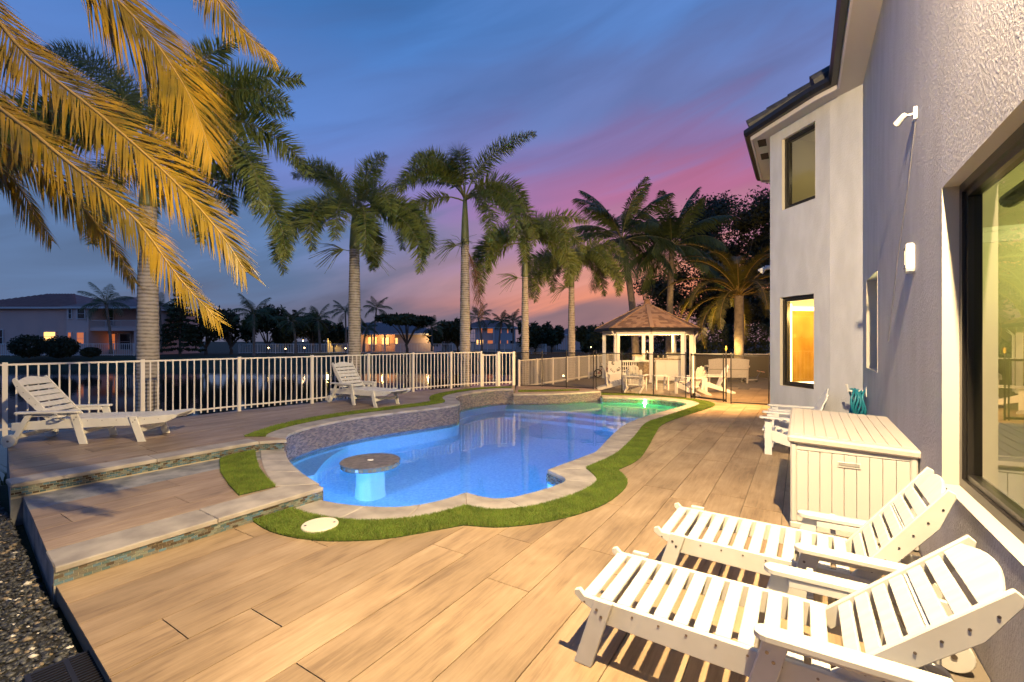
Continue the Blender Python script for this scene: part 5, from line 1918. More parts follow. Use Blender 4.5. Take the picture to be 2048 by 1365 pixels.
for s in (-1, 1):
    mb = MB(); mb.tube([(s * 0.80, -0.02, 0.70), (s * 0.80, 0.3, 0.68), (s * 0.80, 0.55, 0.62), (s * 0.80, 0.60, 0.5)], 0.05, 8); mb.build('armrest', MWICK, bn)
    for y in (0.0, 0.58):
        mb = MB(); mb.bar((s * 0.74, y, 0.0), (s * 0.76, y, 0.62), 0.06, 0.06, (0, 1, 0)); mb.build('leg', MWICK, bn)
# toy heap (folded scooter) on the ground right of the bench
tb = G(1508, 766)
tt = thing('toy_scooter', 'small pale toy scooter lying on its side right of the wicker loveseat', 'scooter', (tb.x, tb.y + 0.3, 0), math.radians(12))
mb = MB(); mb.box((0, 0, 0.10), (0.6, 0.14, 0.03)); mb.build('deck', MWICK, tt)
mb = MB(); mb.tube([(0.28, 0, 0.12), (0.55, 0.05, 0.45), (0.7, 0.1, 0.38)], 0.02, 8); mb.build('stem', MBOLT, tt)
mb = MB(); mb.tube([(0.55, -0.18, 0.42), (0.55, 0.25, 0.46)], 0.02, 8); mb.build('handlebar', mat('pink_grip', (0.45, 0.22, 0.18), 0.5), tt)
for x in (-0.3, 0.3):
    mb = MB(); mb.tube([(x, -0.02, 0.07), (x, 0.02, 0.07)], 0.07, 14); mb.build('wheel', MBLACK, tt)
# child's bicycle
bk = G(1212, 757)
bt = thing('bicycle', 'small black child bicycle parked by the lower white fence', 'bicycle', (bk.x - 0.05, bk.y + 0.25, 0), math.radians(8))


def torus(mb, c, R_, r_, n=22):
    mb.tube([(c[0] + R_ * math.cos(2 * math.pi * k / n), c[1], c[2] + R_ * math.sin(2 * math.pi * k / n)) for k in range(n + 1)], r_, 6, caps=False)


for x in (-0.3, 0.36):
    mb = MB(); torus(mb, (x, 0, 0.21), 0.185, 0.026); wh = mb.build('wheel', MBLACK, bt)
    mb = MB()
    for k in range(10):
        a = 2 * math.pi * k / 10
        mb.tube([(x, 0, 0.21), (x + 0.17 * math.cos(a), 0, 0.21 + 0.17 * math.sin(a))], 0.004, 4)
    mb.build('spokes', MBOLT, wh)
MRED = mat('red_bike_paint', (0.30, 0.03, 0.025), 0.35)
mb = MB()
for a, b in (((0.36, 0, 0.21), (0.25, 0, 0.52)), ((0.25, 0, 0.5), (0.0, 0, 0.25)), ((0.0, 0, 0.25), (-0.3, 0, 0.21)), ((0.0, 0, 0.25), (-0.08, 0, 0.5)), ((-0.08, 0, 0.46), (0.26, 0, 0.47)), ((-0.08, 0, 0.42), (-0.3, 0, 0.21))):
    mb.tube([a, b], 0.016, 6)
mb.build('frame', MRED, bt)
mb = MB(); mb.tube([(0.25, 0, 0.5), (0.22, 0, 0.62), (0.2, -0.2, 0.66)], 0.012, 6); mb.tube([(0.22, 0, 0.62), (0.2, 0.2, 0.66)], 0.012, 6); mb.build('handlebar', MBLACK, bt)
mb = MB(); mb.prism([(-0.2, -0.07), (0.02, -0.02), (0.02, 0.02), (-0.2, 0.07)], (0, 0, 0.52), (1, 0, 0), (0, 1, 0), (0, 0, 0.04)); mb.build('saddle', MBLACK, bt)
# small path lamps along the lower fence
for i, (px, py, lb) in enumerate(((1032, 770, 'tiny glowing path lamp at the foot of the white gate panel'), (1127, 756, 'tiny glowing path lamp at the foot of the lower white fence'))):
    c = G(px, py + 2.5)
    t = thing('path_lamp', lb, 'lamp', (c.x + (0.25 if i == 0 else 0), c.y, 0.0 if i else Z1), 0, 'small warm path lamps')
    mb = MB(); mb.tube([(0, 0, 0), (0, 0, 0.12)], 0.01, 6); mb.build('stake', MBLACK, t)
    mb = MB(); mb.lathe([(0.03, 0.12), (0.035, 0.17), (0.01, 0.19)], 8); mb.build('globe', MWHWARM, t)
# ------------------------------------------------------------------ palms
def leaf_mat(name, c1, c2, transl=0.3, rough=0.45):
    return mat(name, c1, rough, c2, 2.5, detail=3, transl=transl)


MPALM = leaf_mat('foxtail_leaf', (0.19, 0.22, 0.045), (0.10, 0.14, 0.03))
MCOCO = leaf_mat('coconut_leaf', (0.10, 0.14, 0.045), (0.06, 0.095, 0.032))
MDATE = leaf_mat('date_palm_leaf', (0.135, 0.115, 0.020), (0.085, 0.080, 0.014), 0.3, 0.35)
MGOLD = leaf_mat('golden_palm_leaf', (0.34, 0.205, 0.008), (0.13, 0.095, 0.008), 0.3, 0.4)
MRACH = mat('palm_rachis', (0.15, 0.15, 0.06), 0.5)
MRACHG = mat('golden_rachis', (0.26, 0.17, 0.04), 0.4)
MDEAD = mat('dead_frond', (0.13, 0.065, 0.035), 0.8)
MSHAFT = mat('crownshaft_green', (0.16, 0.19, 0.08), 0.45, (0.11, 0.13, 0.055), 6, (1, 1, 0.3))
MFARL = [mat('far_foliage_dark', (0.022, 0.034, 0.012), 0.8), mat('far_foliage_mid', (0.036, 0.052, 0.016), 0.8), mat('far_foliage_olive', (0.05, 0.058, 0.02), 0.8)]
MFTRUNK = mat('far_trunk', (0.10, 0.085, 0.065), 0.9)


def trunk_mat(name, c1, c2, rings):
    m = bpy.data.materials.new(name)
    m.use_nodes = True
    nt = m.node_tree
    N, L = nt.nodes, nt.links
    b = N['Principled BSDF']; b.inputs['Roughness'].default_value = 0.8
    tc = N.new('ShaderNodeTexCoord')
    wv = N.new('ShaderNodeTexWave'); wv.bands_direction = 'Z'; wv.inputs['Scale'].default_value = rings; wv.inputs['Distortion'].default_value = 2.0
    wv.inputs['Detail'].default_value = 3; wv.inputs['Detail Scale'].default_value = 2.0
    L.new(tc.outputs['Object'], wv.inputs[0])
    no = N.new('ShaderNodeTexNoise'); no.inputs['Scale'].default_value = 7; no.inputs['Detail'].default_value = 6
    L.new(tc.outputs['Object'], no.inputs['Vector'])
    mx = N.new('ShaderNodeMath'); mx.operation = 'MULTIPLY_ADD'; mx.inputs[1].default_value = 0.45
    L.new(wv.outputs[0], mx.inputs[0]); L.new(no.outputs['Fac'], mx.inputs[2])
    rp = N.new('ShaderNodeValToRGB')
    rp.color_ramp.elements[0].position = 0.42; rp.color_ramp.elements[0].color = (*c2, 1)
    rp.color_ramp.elements[1].position = 0.85; rp.color_ramp.elements[1].color = (*c1, 1)
    L.new(mx.outputs[0], rp.inputs[0]); L.new(rp.outputs[0], b.inputs['Base Color'])
    bp = N.new('ShaderNodeBump'); bp.inputs['Strength'].default_value = 0.5; bp.inputs['Distance'].default_value = 0.02
    L.new(mx.outputs[0], bp.inputs['Height']); L.new(bp.outputs[0], b.inputs['Normal'])
    return m


MTRUNK = trunk_mat('ringed_palm_trunk', (0.40, 0.36, 0.31), (0.17, 0.145, 0.12), 4.2)
MTRUNK_C = trunk_mat('coconut_trunk', (0.27, 0.215, 0.165), (0.11, 0.085, 0.062), 5.5)


def frond(name, pts, leaf, n, mats, mode='pinnate', w=0.03, droop=0.35, fwd=0.6, seed=0, rr=0.02, base=0.10, lift=0.15, spread=1.0, face=None):
    """one palm leaf: rachis tube plus real leaflets (three tris each)"""
    r = np.random.default_rng(seed)
    pts = [Vector(p) for p in pts]
    sl = arclen(pts)
    T_ = sl[-1]
    mb = MB()
    k = len(pts)
    mb.tube(pts, [rr * (1 - 0.85 * i / (k - 1)) for i in range(k)], 5)
    vb, fb = np.array(mb.v), mb.f
    V, Fl, S, MI = [vb], [i for f in fb for i in f], [len(f) for f in fb], [1] * len(fb)
    off = len(vb)
    LV = []
    for i in range(n):
        t = base + (1 - base) * (i + r.random() * 0.6) / n
        p, tg = sample(pts, sl, t * T_)
        side = tg.cross(Vector((0, 0, 1)))
        if side.length < 0.15:
            side = tg.cross(Vector((0.6, 0.8, 0)))
        if face is not None:
            side = tg.cross(face)
        side.normalize()
        upn = side.cross(tg).normalized()
        prof = min(1.0, 0.45 + 3.2 * (t - base)) * (1 - 0.72 * max(0, (t - 0.55) / 0.45) ** 1.6)
        for s in ((1, -1) if mode == 'pinnate' else (1, -1, 0)):
            Lf = leaf * prof * r.uniform(0.85, 1.1)
            if mode == 'pinnate':
                a = math.radians(r.normal(0, 7)) + lift
                d = side * (s * math.cos(a) * spread) + upn * math.sin(a)
            else:
                a = r.uniform(0, 2 * math.pi)
                d = side * math.cos(a) + upn * math.sin(a)
            fw = fwd * r.uniform(0.8, 1.2) + 0.9 * max(0, t - 0.7)
            d = (d + tg * fw).normalized()
            g = droop * Lf * r.uniform(0.7, 1.3)
            wd = d.cross(tg if abs(d.dot(tg)) < 0.95 else upn)
            wd.normalize()
            wv = wd.cross(d) * 0.25 + wd
            m_ = p + d * (Lf * 0.5) - Vector((0, 0, g * 0.25))
            e_ = p + d * Lf - Vector((0, 0, g))
            h = w / 2 * (0.7 + 0.3 * prof)
            LV += [p - tg * h * 0.6, p + tg * h * 0.6, m_ + tg * h - upn * 0.0, m_ - tg * h, e_]
    nl = len(LV) // 5
    V.append(np.array([v[:] for v in LV]))
    b = off + np.arange(nl) * 5
    Fl += np.stack([b, b + 1, b + 2, b + 3, b + 3, b + 2, b + 4], -1).ravel().tolist()
    S += [4, 3] * nl
    MI += [0] * (2 * nl)
    return np_mesh(name, np.concatenate(V), Fl, S, mats, MI)


def arc(start, az, e0, bend, length, n=14, pw=1.2, twist=0.0):
    """rachis leaving at elevation e0 and bending down by 'bend' radians"""
    pts = [Vector(start)]
    for i in range(n):
        t = (i + 0.5) / n
        e = e0 - bend * t ** pw
        a = az + twist * t
        pts.append(pts[-1] + Vector((math.cos(e) * math.cos(a), math.cos(e) * math.sin(a), math.sin(e))) * (length / n))
    return pts


def trunk_mesh(h, r0, r1, lean=(0, 0), rings=30, bulge=0.0, m=None, n=16):
    mb = MB()
    pts, rs = [], []
    k = rings * 2
    for i in range(k + 1):
        t = i / k
        pts.append((lean[0] * t * t, lean[1] * t * t, h * t))
        rs.append((r0 + (r1 - r0) * t + bulge * math.sin(math.pi * min(1, t * 1.1)) + r0 * 0.25 * max(0, 1 - t * 12)) * (1.03 if i % 2 else 0.985))
    mb.tube(pts, rs, n)
    return mb.mesh('trunk', m, smooth=True)


def palm(name, label, base, h, kind, seed, fronds, r0=0.17, r1=0.13, lean=(0, 0), shaft=0.9, flen=2.3, group=None, stalk=0, dead=(), nleaf=85, leaf=0.5):
    """fronds: list of (azimuth deg, start elevation deg, bend deg, length factor)"""
    rr_ = random.Random(seed)
    t = thing(name, label, 'palm tree', base, 0, group)
    fox = kind == 'foxtail'
    if fox:
        fronds = fronds + [(rr_.uniform(0, 360), rr_.uniform(20, 70), rr_.uniform(75, 105), rr_.uniform(0.85, 1.0)) for _ in range(3)]
    link('trunk', trunk_mesh(h, r0, r1, lean, 26, 0.02 if fox else 0, MTRUNK if fox else MTRUNK_C), t)
    top = Vector((lean[0], lean[1], h))
    if fox:
        mb = MB()
        mb.tube([top, top + Vector((0, 0, 0.06)), top + Vector((0, 0, shaft * 0.5)), top + Vector((0, 0, shaft))], [r1 * 0.98, r1 * 1.05, r1 * 0.85, r1 * 0.45], 14)
        mb.build('crownshaft', MSHAFT, t, smooth=True)
        top = top + Vector((0, 0, shaft * 0.96))
    for i, (az, e0, bend, lf) in enumerate(fronds):
        pts = arc(top + Vector((0, 0, rr_.uniform(-0.08, 0.05))), math.radians(az), math.radians(e0), math.radians(bend * (1.0 if fox else 1.0) + (34 if fox and e0 < 72 else 10 if fox else 0)), flen * lf * (1.2 if fox else 1.0), pw=1.0 if fox else 1.3, twist=rr_.uniform(-0.15, 0.15))
        if fox:
            me = frond('frond', pts, leaf, int(nleaf * 1.8), [MPALM, MRACH], 'plumose', 0.030, 0.12, 0.5, seed * 50 + i, 0.03, base=0.16)
        elif kind == 'coco':
            me = frond('frond', pts, leaf, nleaf, [MCOCO, MRACH], 'pinnate', 0.045, 0.5, 0.9, seed * 50 + i, 0.035, base=0.16, lift=-0.2)
        else:
            me = frond('frond', pts, leaf, nleaf, [MDATE, MRACHG], 'pinnate', 0.035, 0.25, 0.6, seed * 50 + i, 0.03, base=0.12, lift=0.35)
        link('frond', me, t)
    for (az, ln) in dead:
        pts = arc(top - Vector((0, 0, shaft)), math.radians(az), math.radians(-55), math.radians(35), ln, pw=0.6)
        link('dead_frond', frond('dead_frond', pts, 0.35, 60, [MDEAD, MDEAD], 'plumose', 0.03, 0.8, 0.9, seed * 50 + 40, 0.03, base=0.15), t)
    for k in range(stalk):
        mb = MB()
        a0 = rr_.uniform(0, 6.28) if k else math.radians(200)
        s0 = top - Vector((0, 0, shaft + 0.02))
        for q in range(26):
            a = a0 + rr_.uniform(-0.7, 0.7); e = rr_.uniform(-0.7, 0.5); L_ = rr_.uniform(0.5, 1.0)
            p1_ = s0 + Vector((math.cos(a0), math.sin(a0), 0.15)) * 0.3
            d = Vector((math.cos(a) * math.cos(e), math.sin(a) * math.cos(e), math.sin(e)))
            mb.tube([s0, p1_, p1_ + d * L_ * 0.5, p1_ + d * L_ - Vector((0, 0, 0.18))], [0.012, 0.01, 0.007, 0.004], 4)
        mb.build('flower_stalk', MSHAFT, t)
    # young spear leaf
    if fox:
        mb = MB(); mb.tube([top, top + Vector((0.02, 0, flen * 0.65))], [0.02, 0.004], 5); mb.build('spear_leaf', MPALM, t)
    return t


def crown_set(seed, n=11, up=True, drop=1.0):
    r_ = random.Random(seed)
    out = []
    a = r_.uniform(0, 360)
    for i in range(n):
        a += 137.5
        f = i / (n - 1)
        out.append((a % 360 + r_.uniform(-8, 8), 82 - 62 * f + r_.uniform(-5, 5), (55 + 65 * f) * drop + r_.uniform(-8, 8), r_.uniform(0.9, 1.08) * (0.95 + 0.1 * f)))
    return out


def at(px, d, z):
    return Vector(((px - CX) / F * d, d, z))


# azimuth 0 = right in the picture, 90 = away, 180 = left, 270 = towards the camera
# azimuth 0 is screen right, 180 screen left; hand-set to the photo's silhouettes
def palm_foxtail(label, px, d, y_shaft0, y_shaft1, fr, seed, wpx, **kw):
    b = at(px, d, 0)
    zb = max(-0.5, ground_z(b.x, b.y)) - 0.15
    zt = CAMZ - (y_shaft0 - CY) / F * d
    zs_ = CAMZ - (y_shaft1 - CY) / F * d
    r_ = wpx / F * d / 2
    return palm('foxtail_palm', label, (b.x, b.y, zb), zt - zb, 'foxtail', seed, fr, r_, r_ * 0.80, shaft=zs_ - zt, group='foxtail palms along the lake fence', **kw)


palm_foxtail('thick-trunked dark foxtail palm rising beside the far-left lounger', 296, 9.4, 415, 300,
             [(95, 78, 50, 1.0), (20, 62, 95, 1.15), (165, 62, 80, 1.15), (345, 42, 105, 1.2), (190, 48, 100, 1.2), (60, 55, 95, 1.1), (130, 50, 90, 1.1), (300, 50, 100, 1.0), (10, 15, 75, 1.2), (235, 40, 100, 1.0), (150, 20, 70, 1.05), (40, 72, 70, 1.1), (175, 78, 60, 1.1), (12, 71, 45, 1.15), (352, 60, 60, 1.1), (25, 80, 30, 1.0)],
             3, 36, flen=2.75, stalk=2, nleaf=120, leaf=0.55)
palm_foxtail('foxtail palm with a flower stalk standing behind the middle lounger', 709, 13.2, 500, 425,
             [(165, 74, 60, 1.0), (178, 35, 95, 1.05), (200, 22, 100, 1.1), (5, 40, 100, 1.05), (345, 22, 90, 1.1), (60, 80, 30, 0.85), (20, 45, 120, 1.05), (250, 35, 115, 0.95), (140, 60, 90, 1.0), (90, 30, 110, 0.9), (150, 72, 75, 1.1), (300, 30, 115, 0.9), (320, 60, 110, 0.8)],
             4, 24, flen=2.5, stalk=2, nleaf=95, leaf=0.52)
palm_foxtail('tallest foxtail palm with a hanging dead frond, centre of the row', 930, 15.3, 490, 395,
             [(168, 65, 85, 1.05), (12, 75, 50, 1.1), (178, 28, 95, 1.0), (2, 35, 100, 1.05), (30, 40, 110, 1.05), (330, 30, 110, 1.0), (240, 65, 80, 0.9), (300, 20, 95, 0.9), (150, 74, 60, 1.0)],
             5, 20, flen=2.75, stalk=2, dead=((-10, 2.5),), nleaf=95, leaf=0.5)
palm_foxtail('slim foxtail palm right of the picket gate', 1050, 17.6, 555, 482,
             [(8, 65, 60, 1.0), (178, 25, 95, 1.0), (195, 5, 75, 1.0), (5, 30, 105, 1.0), (345, 20, 100, 1.0), (270, 50, 130, 1.0), (160, 48, 110, 1.0), (60, 60, 80, 0.9), (220, 40, 110, 0.9), (90, 40, 100, 0.9), (320, 55, 115, 0.9)],
             6, 15, flen=2.5, stalk=1, nleaf=85, leaf=0.48)
palm_foxtail('shortest foxtail palm left of the gazebo, last of the row', 1143, 20.5, 575, 520,
             [(10, 60, 70, 1.0), (178, 20, 90, 1.0), (200, 5, 70, 1.0), (2, 35, 100, 1.1), (345, 25, 95, 1.1), (270, 45, 120, 1.0), (160, 45, 110, 1.0), (60, 60, 80, 0.9), (30, 30, 100, 1.0), (90, 40, 100, 0.9), (320, 50, 115, 0.9), (230, 40, 105, 0.9)],
             7, 14, flen=2.5, stalk=1, nleaf=85, leaf=0.48)


def coco(label, px_b, px_t, d, y_top, seed, fr, flen=3.0, wpx=12, nleaf=90, leaf=0.85, zb=-0.1, group='tall coconut palms behind the gazebo'):
    b = at(px_b, d, zb)
    zt = CAMZ - (y_top - CY) / F * d
    lean = (at(px_t, d, 0).x - b.x, 0.3)
    return palm('coconut_palm', label, b, zt - zb, 'coco', seed, fr, wpx / F * d / 2 * 1.15, wpx / F * d / 2 * 0.8, lean=lean, flen=flen, group=group, nleaf=nleaf, leaf=leaf)


def coco_set(seed, n=21):
    r_ = random.Random(seed)
    out, a = [], r_.uniform(0, 360)
    for i in range(n):
        a += 137.5 + r_.uniform(-14, 14)
        f = i / (n - 1)
        out.append((a % 360, 80 - 98 * f ** 1.15 + r_.uniform(-6, 6), 38 + 40 * math.sin(f * 2.6) + r_.uniform(-8, 8), r_.uniform(0.88, 1.08)))
    return out


coco('coconut palm with a leaning trunk rising behind the gazebo roof', 1272, 1246, 24.5, 478, 11, coco_set(5), flen=3.55, wpx=14, nleaf=120, leaf=0.95)
coco('coconut palm with a reddish trunk before the dark tree, right of the gazebo peak', 1338, 1348, 25.5, 492, 12, coco_set(8), flen=3.7, wpx=13, nleaf=120, leaf=0.95)

# date palm at the corner of the house, lit warm from below
b = at(1478, 21.0, -0.05)
zt = CAMZ - (592 - CY) / F * 21.0
rd_ = random.Random(17)
dset, a_ = [], 30
for i in range(30):
    a_ += 137.5
    f = i / 29
    dset.append((a_ % 360, 82 - 78 * f + rd_.uniform(-5, 5), 88 + 40 * f + rd_.uniform(-8, 8), rd_.uniform(0.9, 1.08)))
palm('date_palm', 'date palm with warm-lit arching fronds beside the house corner', b, zt - b.z, 'date', 13, dset, 0.21, 0.20, flen=3.9, nleaf=140, leaf=0.46)
lamp('date_palm_uplight_bulb', 'SPOT', at(1440, 19.4, 0.15), 5000, (1.0, 0.62, 0.18), radius=0.06, spot_size=math.radians(95), spot_blend=0.6)
aim(COL.objects[-1], at(1455, 20.6, 3.6))
ul = thing('palm_uplight', 'small black ground spotlight under the date palm', 'spotlight', at(1440, 19.4, 0.0))
mb = MB(); mb.tube([(0, 0, 0), (0, 0, 0.06)], 0.012, 6); mb.build('stake', MBLACK, ul)
mb = MB(); mb.tube([(0, 0, 0.05), (0.02, 0.02, 0.12)], [0.035, 0.05], 10); mb.build('housing', MBLACK, ul)

# near golden palm: crown out of frame at upper left
gp = thing('golden_palm', 'golden lit palm fronds hanging in from the upper left corner', 'palm tree', (-4.75, 3.55, -0.1))
crown = P(-130, -150, 3.75)
link('trunk', trunk_mesh(crown.z + 0.1, 0.17, 0.15, (crown.x + 4.75, crown.y - 3.55), 24, 0, MTRUNK_C), gp)
GP0 = Vector((-4.75, 3.55, -0.1))


def bez(pts, n=22):
    """Catmull-Rom through the control points"""
    pts = [Vector(p) for p in pts]
    q = [pts[0] * 2 - pts[1]] + pts + [pts[-1] * 2 - pts[-2]]
    out = []
    segs = len(pts) - 1
    for i in range(segs):
        a, b_, c, d = q[i:i + 4]
        m = max(2, n // segs)
        for k in range(m):
            t = k / m
            out.append(0.5 * (2 * b_ + (c - a) * t + (2 * a - 5 * b_ + 4 * c - d) * t * t + (3 * b_ - a - 3 * c + d) * t ** 3))
    out.append(pts[-1])
    return out


gold = [
    ([crown, P(30, 85, 3.7), P(205, 234, 3.5), P(344, 359, 3.35), P(436, 461, 3.3), P(492, 545, 3.3)], 0.55, 100, 0.12, 0.75),
    ([crown + Vector((0.2, 0.2, 0.1)), P(120, -120, 4.0), P(225, -10, 4.1), P(293, 62, 4.15), P(345, 135, 4.15), P(385, 205, 4.15), P(425, 315, 4.15)], 0.66, 85, 0.25, 0.7),
    ([crown + Vector((-0.1, 0, -0.15)), P(-60, 150, 3.5), P(73, 271, 3.35), P(143, 330, 3.3), P(198, 373, 3.25), P(278, 447, 3.2), P(359, 558, 3.15), P(440, 645, 3.15)], 0.38, 95, 0.2, 0.8),
    ([crown + Vector((-0.2, 0, -0.2)), P(-60, 230, 3.9), P(73, 326, 3.9), P(139, 388, 3.9), P(190, 443, 3.9), P(227, 490, 3.9), P(270, 566, 3.9)], 0.32, 85, 0.35, 0.8),
    ([crown + Vector((-0.3, 0, -0.2)), P(-90, 280, 4.1), P(0, 335, 4.1), P(37, 373, 4.1), P(73, 432, 4.1), P(104, 482, 4.1)], 0.30, 70, 0.5, 0.8),
    ([crown + Vector((0.3, 0.1, 0.2)), P(150, -230, 4.2), P(350, -130, 4.4), P(436, 0, 4.4), P(475, 52, 4.4), P(512, 88, 4.4), P(552, 122, 4.4)], 0.40, 80, 0.35, 0.7),
    ([crown + Vector((-0.2, -0.2, -0.1)), P(-190, 130, 3.2), P(-130, 330, 3.1), P(-100, 520, 3.1)], 0.45, 60, 0.2, 0.6),
]
for i, (pts_, lf, n_, dr, fw) in enumerate(gold):
    link('frond', frond('frond', [p - GP0 for p in bez(pts_)], lf * 1.08, int(n_ * 2.3), [MGOLD, MRACHG], 'pinnate', 0.030, dr, fw + 1.25, 900 + i, 0.018, base=0.10, lift=0.12, face=Vector((0.30, -0.85, 0.40)).normalized()), gp)


# ------------------------------------------------------------------ broadleaf trees, bushes, hedges
def leaves(name, blobs, n, size, mats, seed, shell=0.55):
    """leaf-sized faces scattered through ellipsoid clumps; blobs: (centre, radii)"""
    r = np.random.default_rng(seed)
    vol = np.array([b[1][0] * b[1][1] * b[1][2] for b in blobs]) ** 0.67
    pick = r.choice(len(blobs), n, p=vol / vol.sum())
    C = np.array([b[0] for b in blobs], float)[pick]
    R = np.array([b[1] for b in blobs], float)[pick]
    d = r.normal(size=(n, 3)); d /= np.linalg.norm(d, axis=1)[:, None]
    rad = (shell + (1 - shell) * r.random(n)) * r.uniform(0.75, 1.12, n)
    p = C + d * R * rad[:, None]
    a = r.normal(size=(n, 3)); a /= np.linalg.norm(a, axis=1)[:, None]
    b = np.cross(a, r.normal(size=(n, 3))); b /= np.linalg.norm(b, axis=1)[:, None]
    s = size * r.uniform(0.6, 1.4, n)[:, None]
    V = np.stack([p - a * s, p + b * s * 0.45, p + a * s, p - b * s * 0.45], 1).reshape(-1, 3)
    k = np.arange(n) * 4
    fl = np.stack([k, k + 1, k + 2, k + 3], -1).ravel()
    clump = r.integers(0, len(mats), len(blobs))[pick]
    mi = np.where(r.random(n) < 0.6, clump, r.integers(0, len(mats), n))
    return np_mesh(name, V, fl, np.full(n, 4), mats, mi)


def limb_tree(name, label, base, height, spread, n, size, mats, seed, trunk_r=0.2, th=0.3, flat=False, group=None, nb=9):
    r_ = random.Random(seed)
    t = thing(name, label, 'tree', base, 0, group)
    blobs, mb = [], MB()
    t0 = height * th
    mb.tube([(0, 0, -0.2), (r_.uniform(-0.1, 0.1), 0, t0 * 0.5), (r_.uniform(-0.2, 0.2), 0, t0)], [trunk_r * 1.3, trunk_r, trunk_r * 0.8], 8)
    for k in range(nb):
        a = 2 * math.pi * k / nb * 1.618 + r_.uniform(-0.3, 0.3)
        rad = spread * r_.uniform(0.35, 0.8) if k else 0.0
        if flat:
            zz = height * r_.uniform(0.78, 0.92) - 0.12 * height * (rad / spread) ** 2
            br = (spread * 0.38, spread * 0.38, height * 0.11)
        else:
            zz = t0 + (height - t0) * r_.uniform(0.25, 0.82) * (1 - 0.25 * rad / spread)
            br = (spread * r_.uniform(0.28, 0.46), spread * r_.uniform(0.28, 0.46), (height - t0) * r_.uniform(0.17, 0.27))
        c = (rad * math.cos(a), rad * math.sin(a), zz)
        blobs.append((c, br))
        mb.tube([(0, 0, t0 * 0.9), (c[0] * 0.45, c[1] * 0.45, t0 + (zz - t0) * 0.55), c], [trunk_r * 0.6, trunk_r * 0.35, trunk_r * 0.1], 6)
    mb.build('trunk', MFTRUNK, t)
    link('crown', leaves('crown', blobs, n, size, mats, seed), t)
    return t


# big dark feathery tree behind the coconut palms
MBIG = [mat('fine_leaf_dark', (0.020, 0.028, 0.018), 0.7), mat('fine_leaf_mid', (0.032, 0.042, 0.024), 0.7), mat('fine_leaf_olive', (0.045, 0.05, 0.025), 0.7)]
bt_ = thing('shade_tree', 'large dark fine-leaved tree filling the sky behind the coconut palms', 'tree', at(1450, 33, 0))
r_ = random.Random(77)
blobs, mb = [], MB()
base = at(1450, 33, 0)
mb.tube([(0, 0, -0.2), (0.2, 0, 2.0), (0.1, 0, 4.0)], [0.45, 0.36, 0.3], 10)
for k in range(95):
    px, py = r_.uniform(1292, 1640), r_.uniform(405, 640)
    if px < 1330 and py < 560:
        continue
    if px < 1390 and py < 435:
        continue
    d = 33 + r_.uniform(-3, 4)
    c = P(px, py, d) - base
    blobs.append((c[:], (r_.uniform(1.2, 2.2), r_.uniform(1.2, 2.2), r_.uniform(0.8, 1.5))))
    mb.tube([(0.1, 0, 3.0), (c.x * 0.4, c.y * 0.4, 3 + (c.z - 3) * 0.35), (c.x * 0.62 + r_.uniform(-.3, .3), c.y * 0.7, 3 + (c.z - 3) * 0.66), (c.x * 0.8, c.y * 0.8, 3 + (c.z - 3) * 0.86)], [0.10, 0.05, 0.025, 0.006], 5)
mb.build('trunk', MFTRUNK, bt_)
link('crown', leaves('crown', blobs, 120000, 0.115, MBIG, 78, shell=0.0), bt_)


def hedge(label, a, b_, h, depth, n, seed, size=0.09, mats=MFARL):
    a, b_ = Vector(a), Vector(b_)
    t = thing('hedge', label, 'hedge', (a.x, a.y, 0))
    L_ = (b_ - a).length
    dirn = (b_ - a).normalized()
    k = max(3, int(L_ / 0.9))
    r_ = random.Random(seed)
    bl = []
    for i in range(k):
        p = dirn * (L_ * (i + 0.5) / k)
        for zz in (0.25, 0.6, 0.85):
            bl.append(((p.x + r_.uniform(-0.2, 0.2), p.y + r_.uniform(-0.2, 0.2), h * zz + r_.uniform(-0.1, 0.1)), (0.75, depth * 0.6, h * 0.22)))
    link('foliage', leaves('foliage', bl, n, size, mats, seed, 0.5), t)
    mb = MB()
    for i in range(k):
        p = dirn * (L_ * (i + 0.5) / k)
        mb.tube([(p.x, p.y, -0.1), (p.x, p.y, h * 0.7)], 0.03, 5)
    mb.build('stems', MFTRUNK, t)
    return t


hedge('tall dark clipped hedge behind the gazebo and the screen fence', (5.2, 29.5, 0), (20, 27.0, 0), 2.75, 1.6, 16000, 81)
# dark screen fence in front of the hedge
sf = thing('screen_fence', 'low dark windscreen fence with a pale top rail at the back of the patio', 'fence', (8.6, 21.9, 0))
MSCREEN = mat('dark_screen_cloth', (0.045, 0.035, 0.028), 0.85, bump=0.2, bscale=40)
o2 = Vector((8.6, 21.9))
sp = [Vector((8.6, 21.9)), Vector((10.4, 21.6)), Vector((12.2, 21.3)), Vector((14.0, 21.0))]
for p in sp:
    mb = MB(); mb.tube([(p.x - o2.x, p.y - o2.y, -0.05), (p.x - o2.x, p.y - o2.y, 1.18)], 0.03, 8); mb.build('post', MWHITEP, sf)
for a, b_ in zip(sp[:-1], sp[1:]):
    a, b_ = a - o2, b_ - o2
    mb = MB(); mb.bar((a.x, a.y, 0.56), (b_.x, b_.y, 0.56), 0.012, 1.06); mb.build('screen', MSCREEN, sf)
    mb = MB(); mb.bar((a.x, a.y, 1.13), (b_.x, b_.y, 1.13), 0.04, 0.04); mb.build('top_rail', MWHITEP, sf)


# ------------------------------------------------------------------ far bank
FD = 52.0
palm_far_cache = []


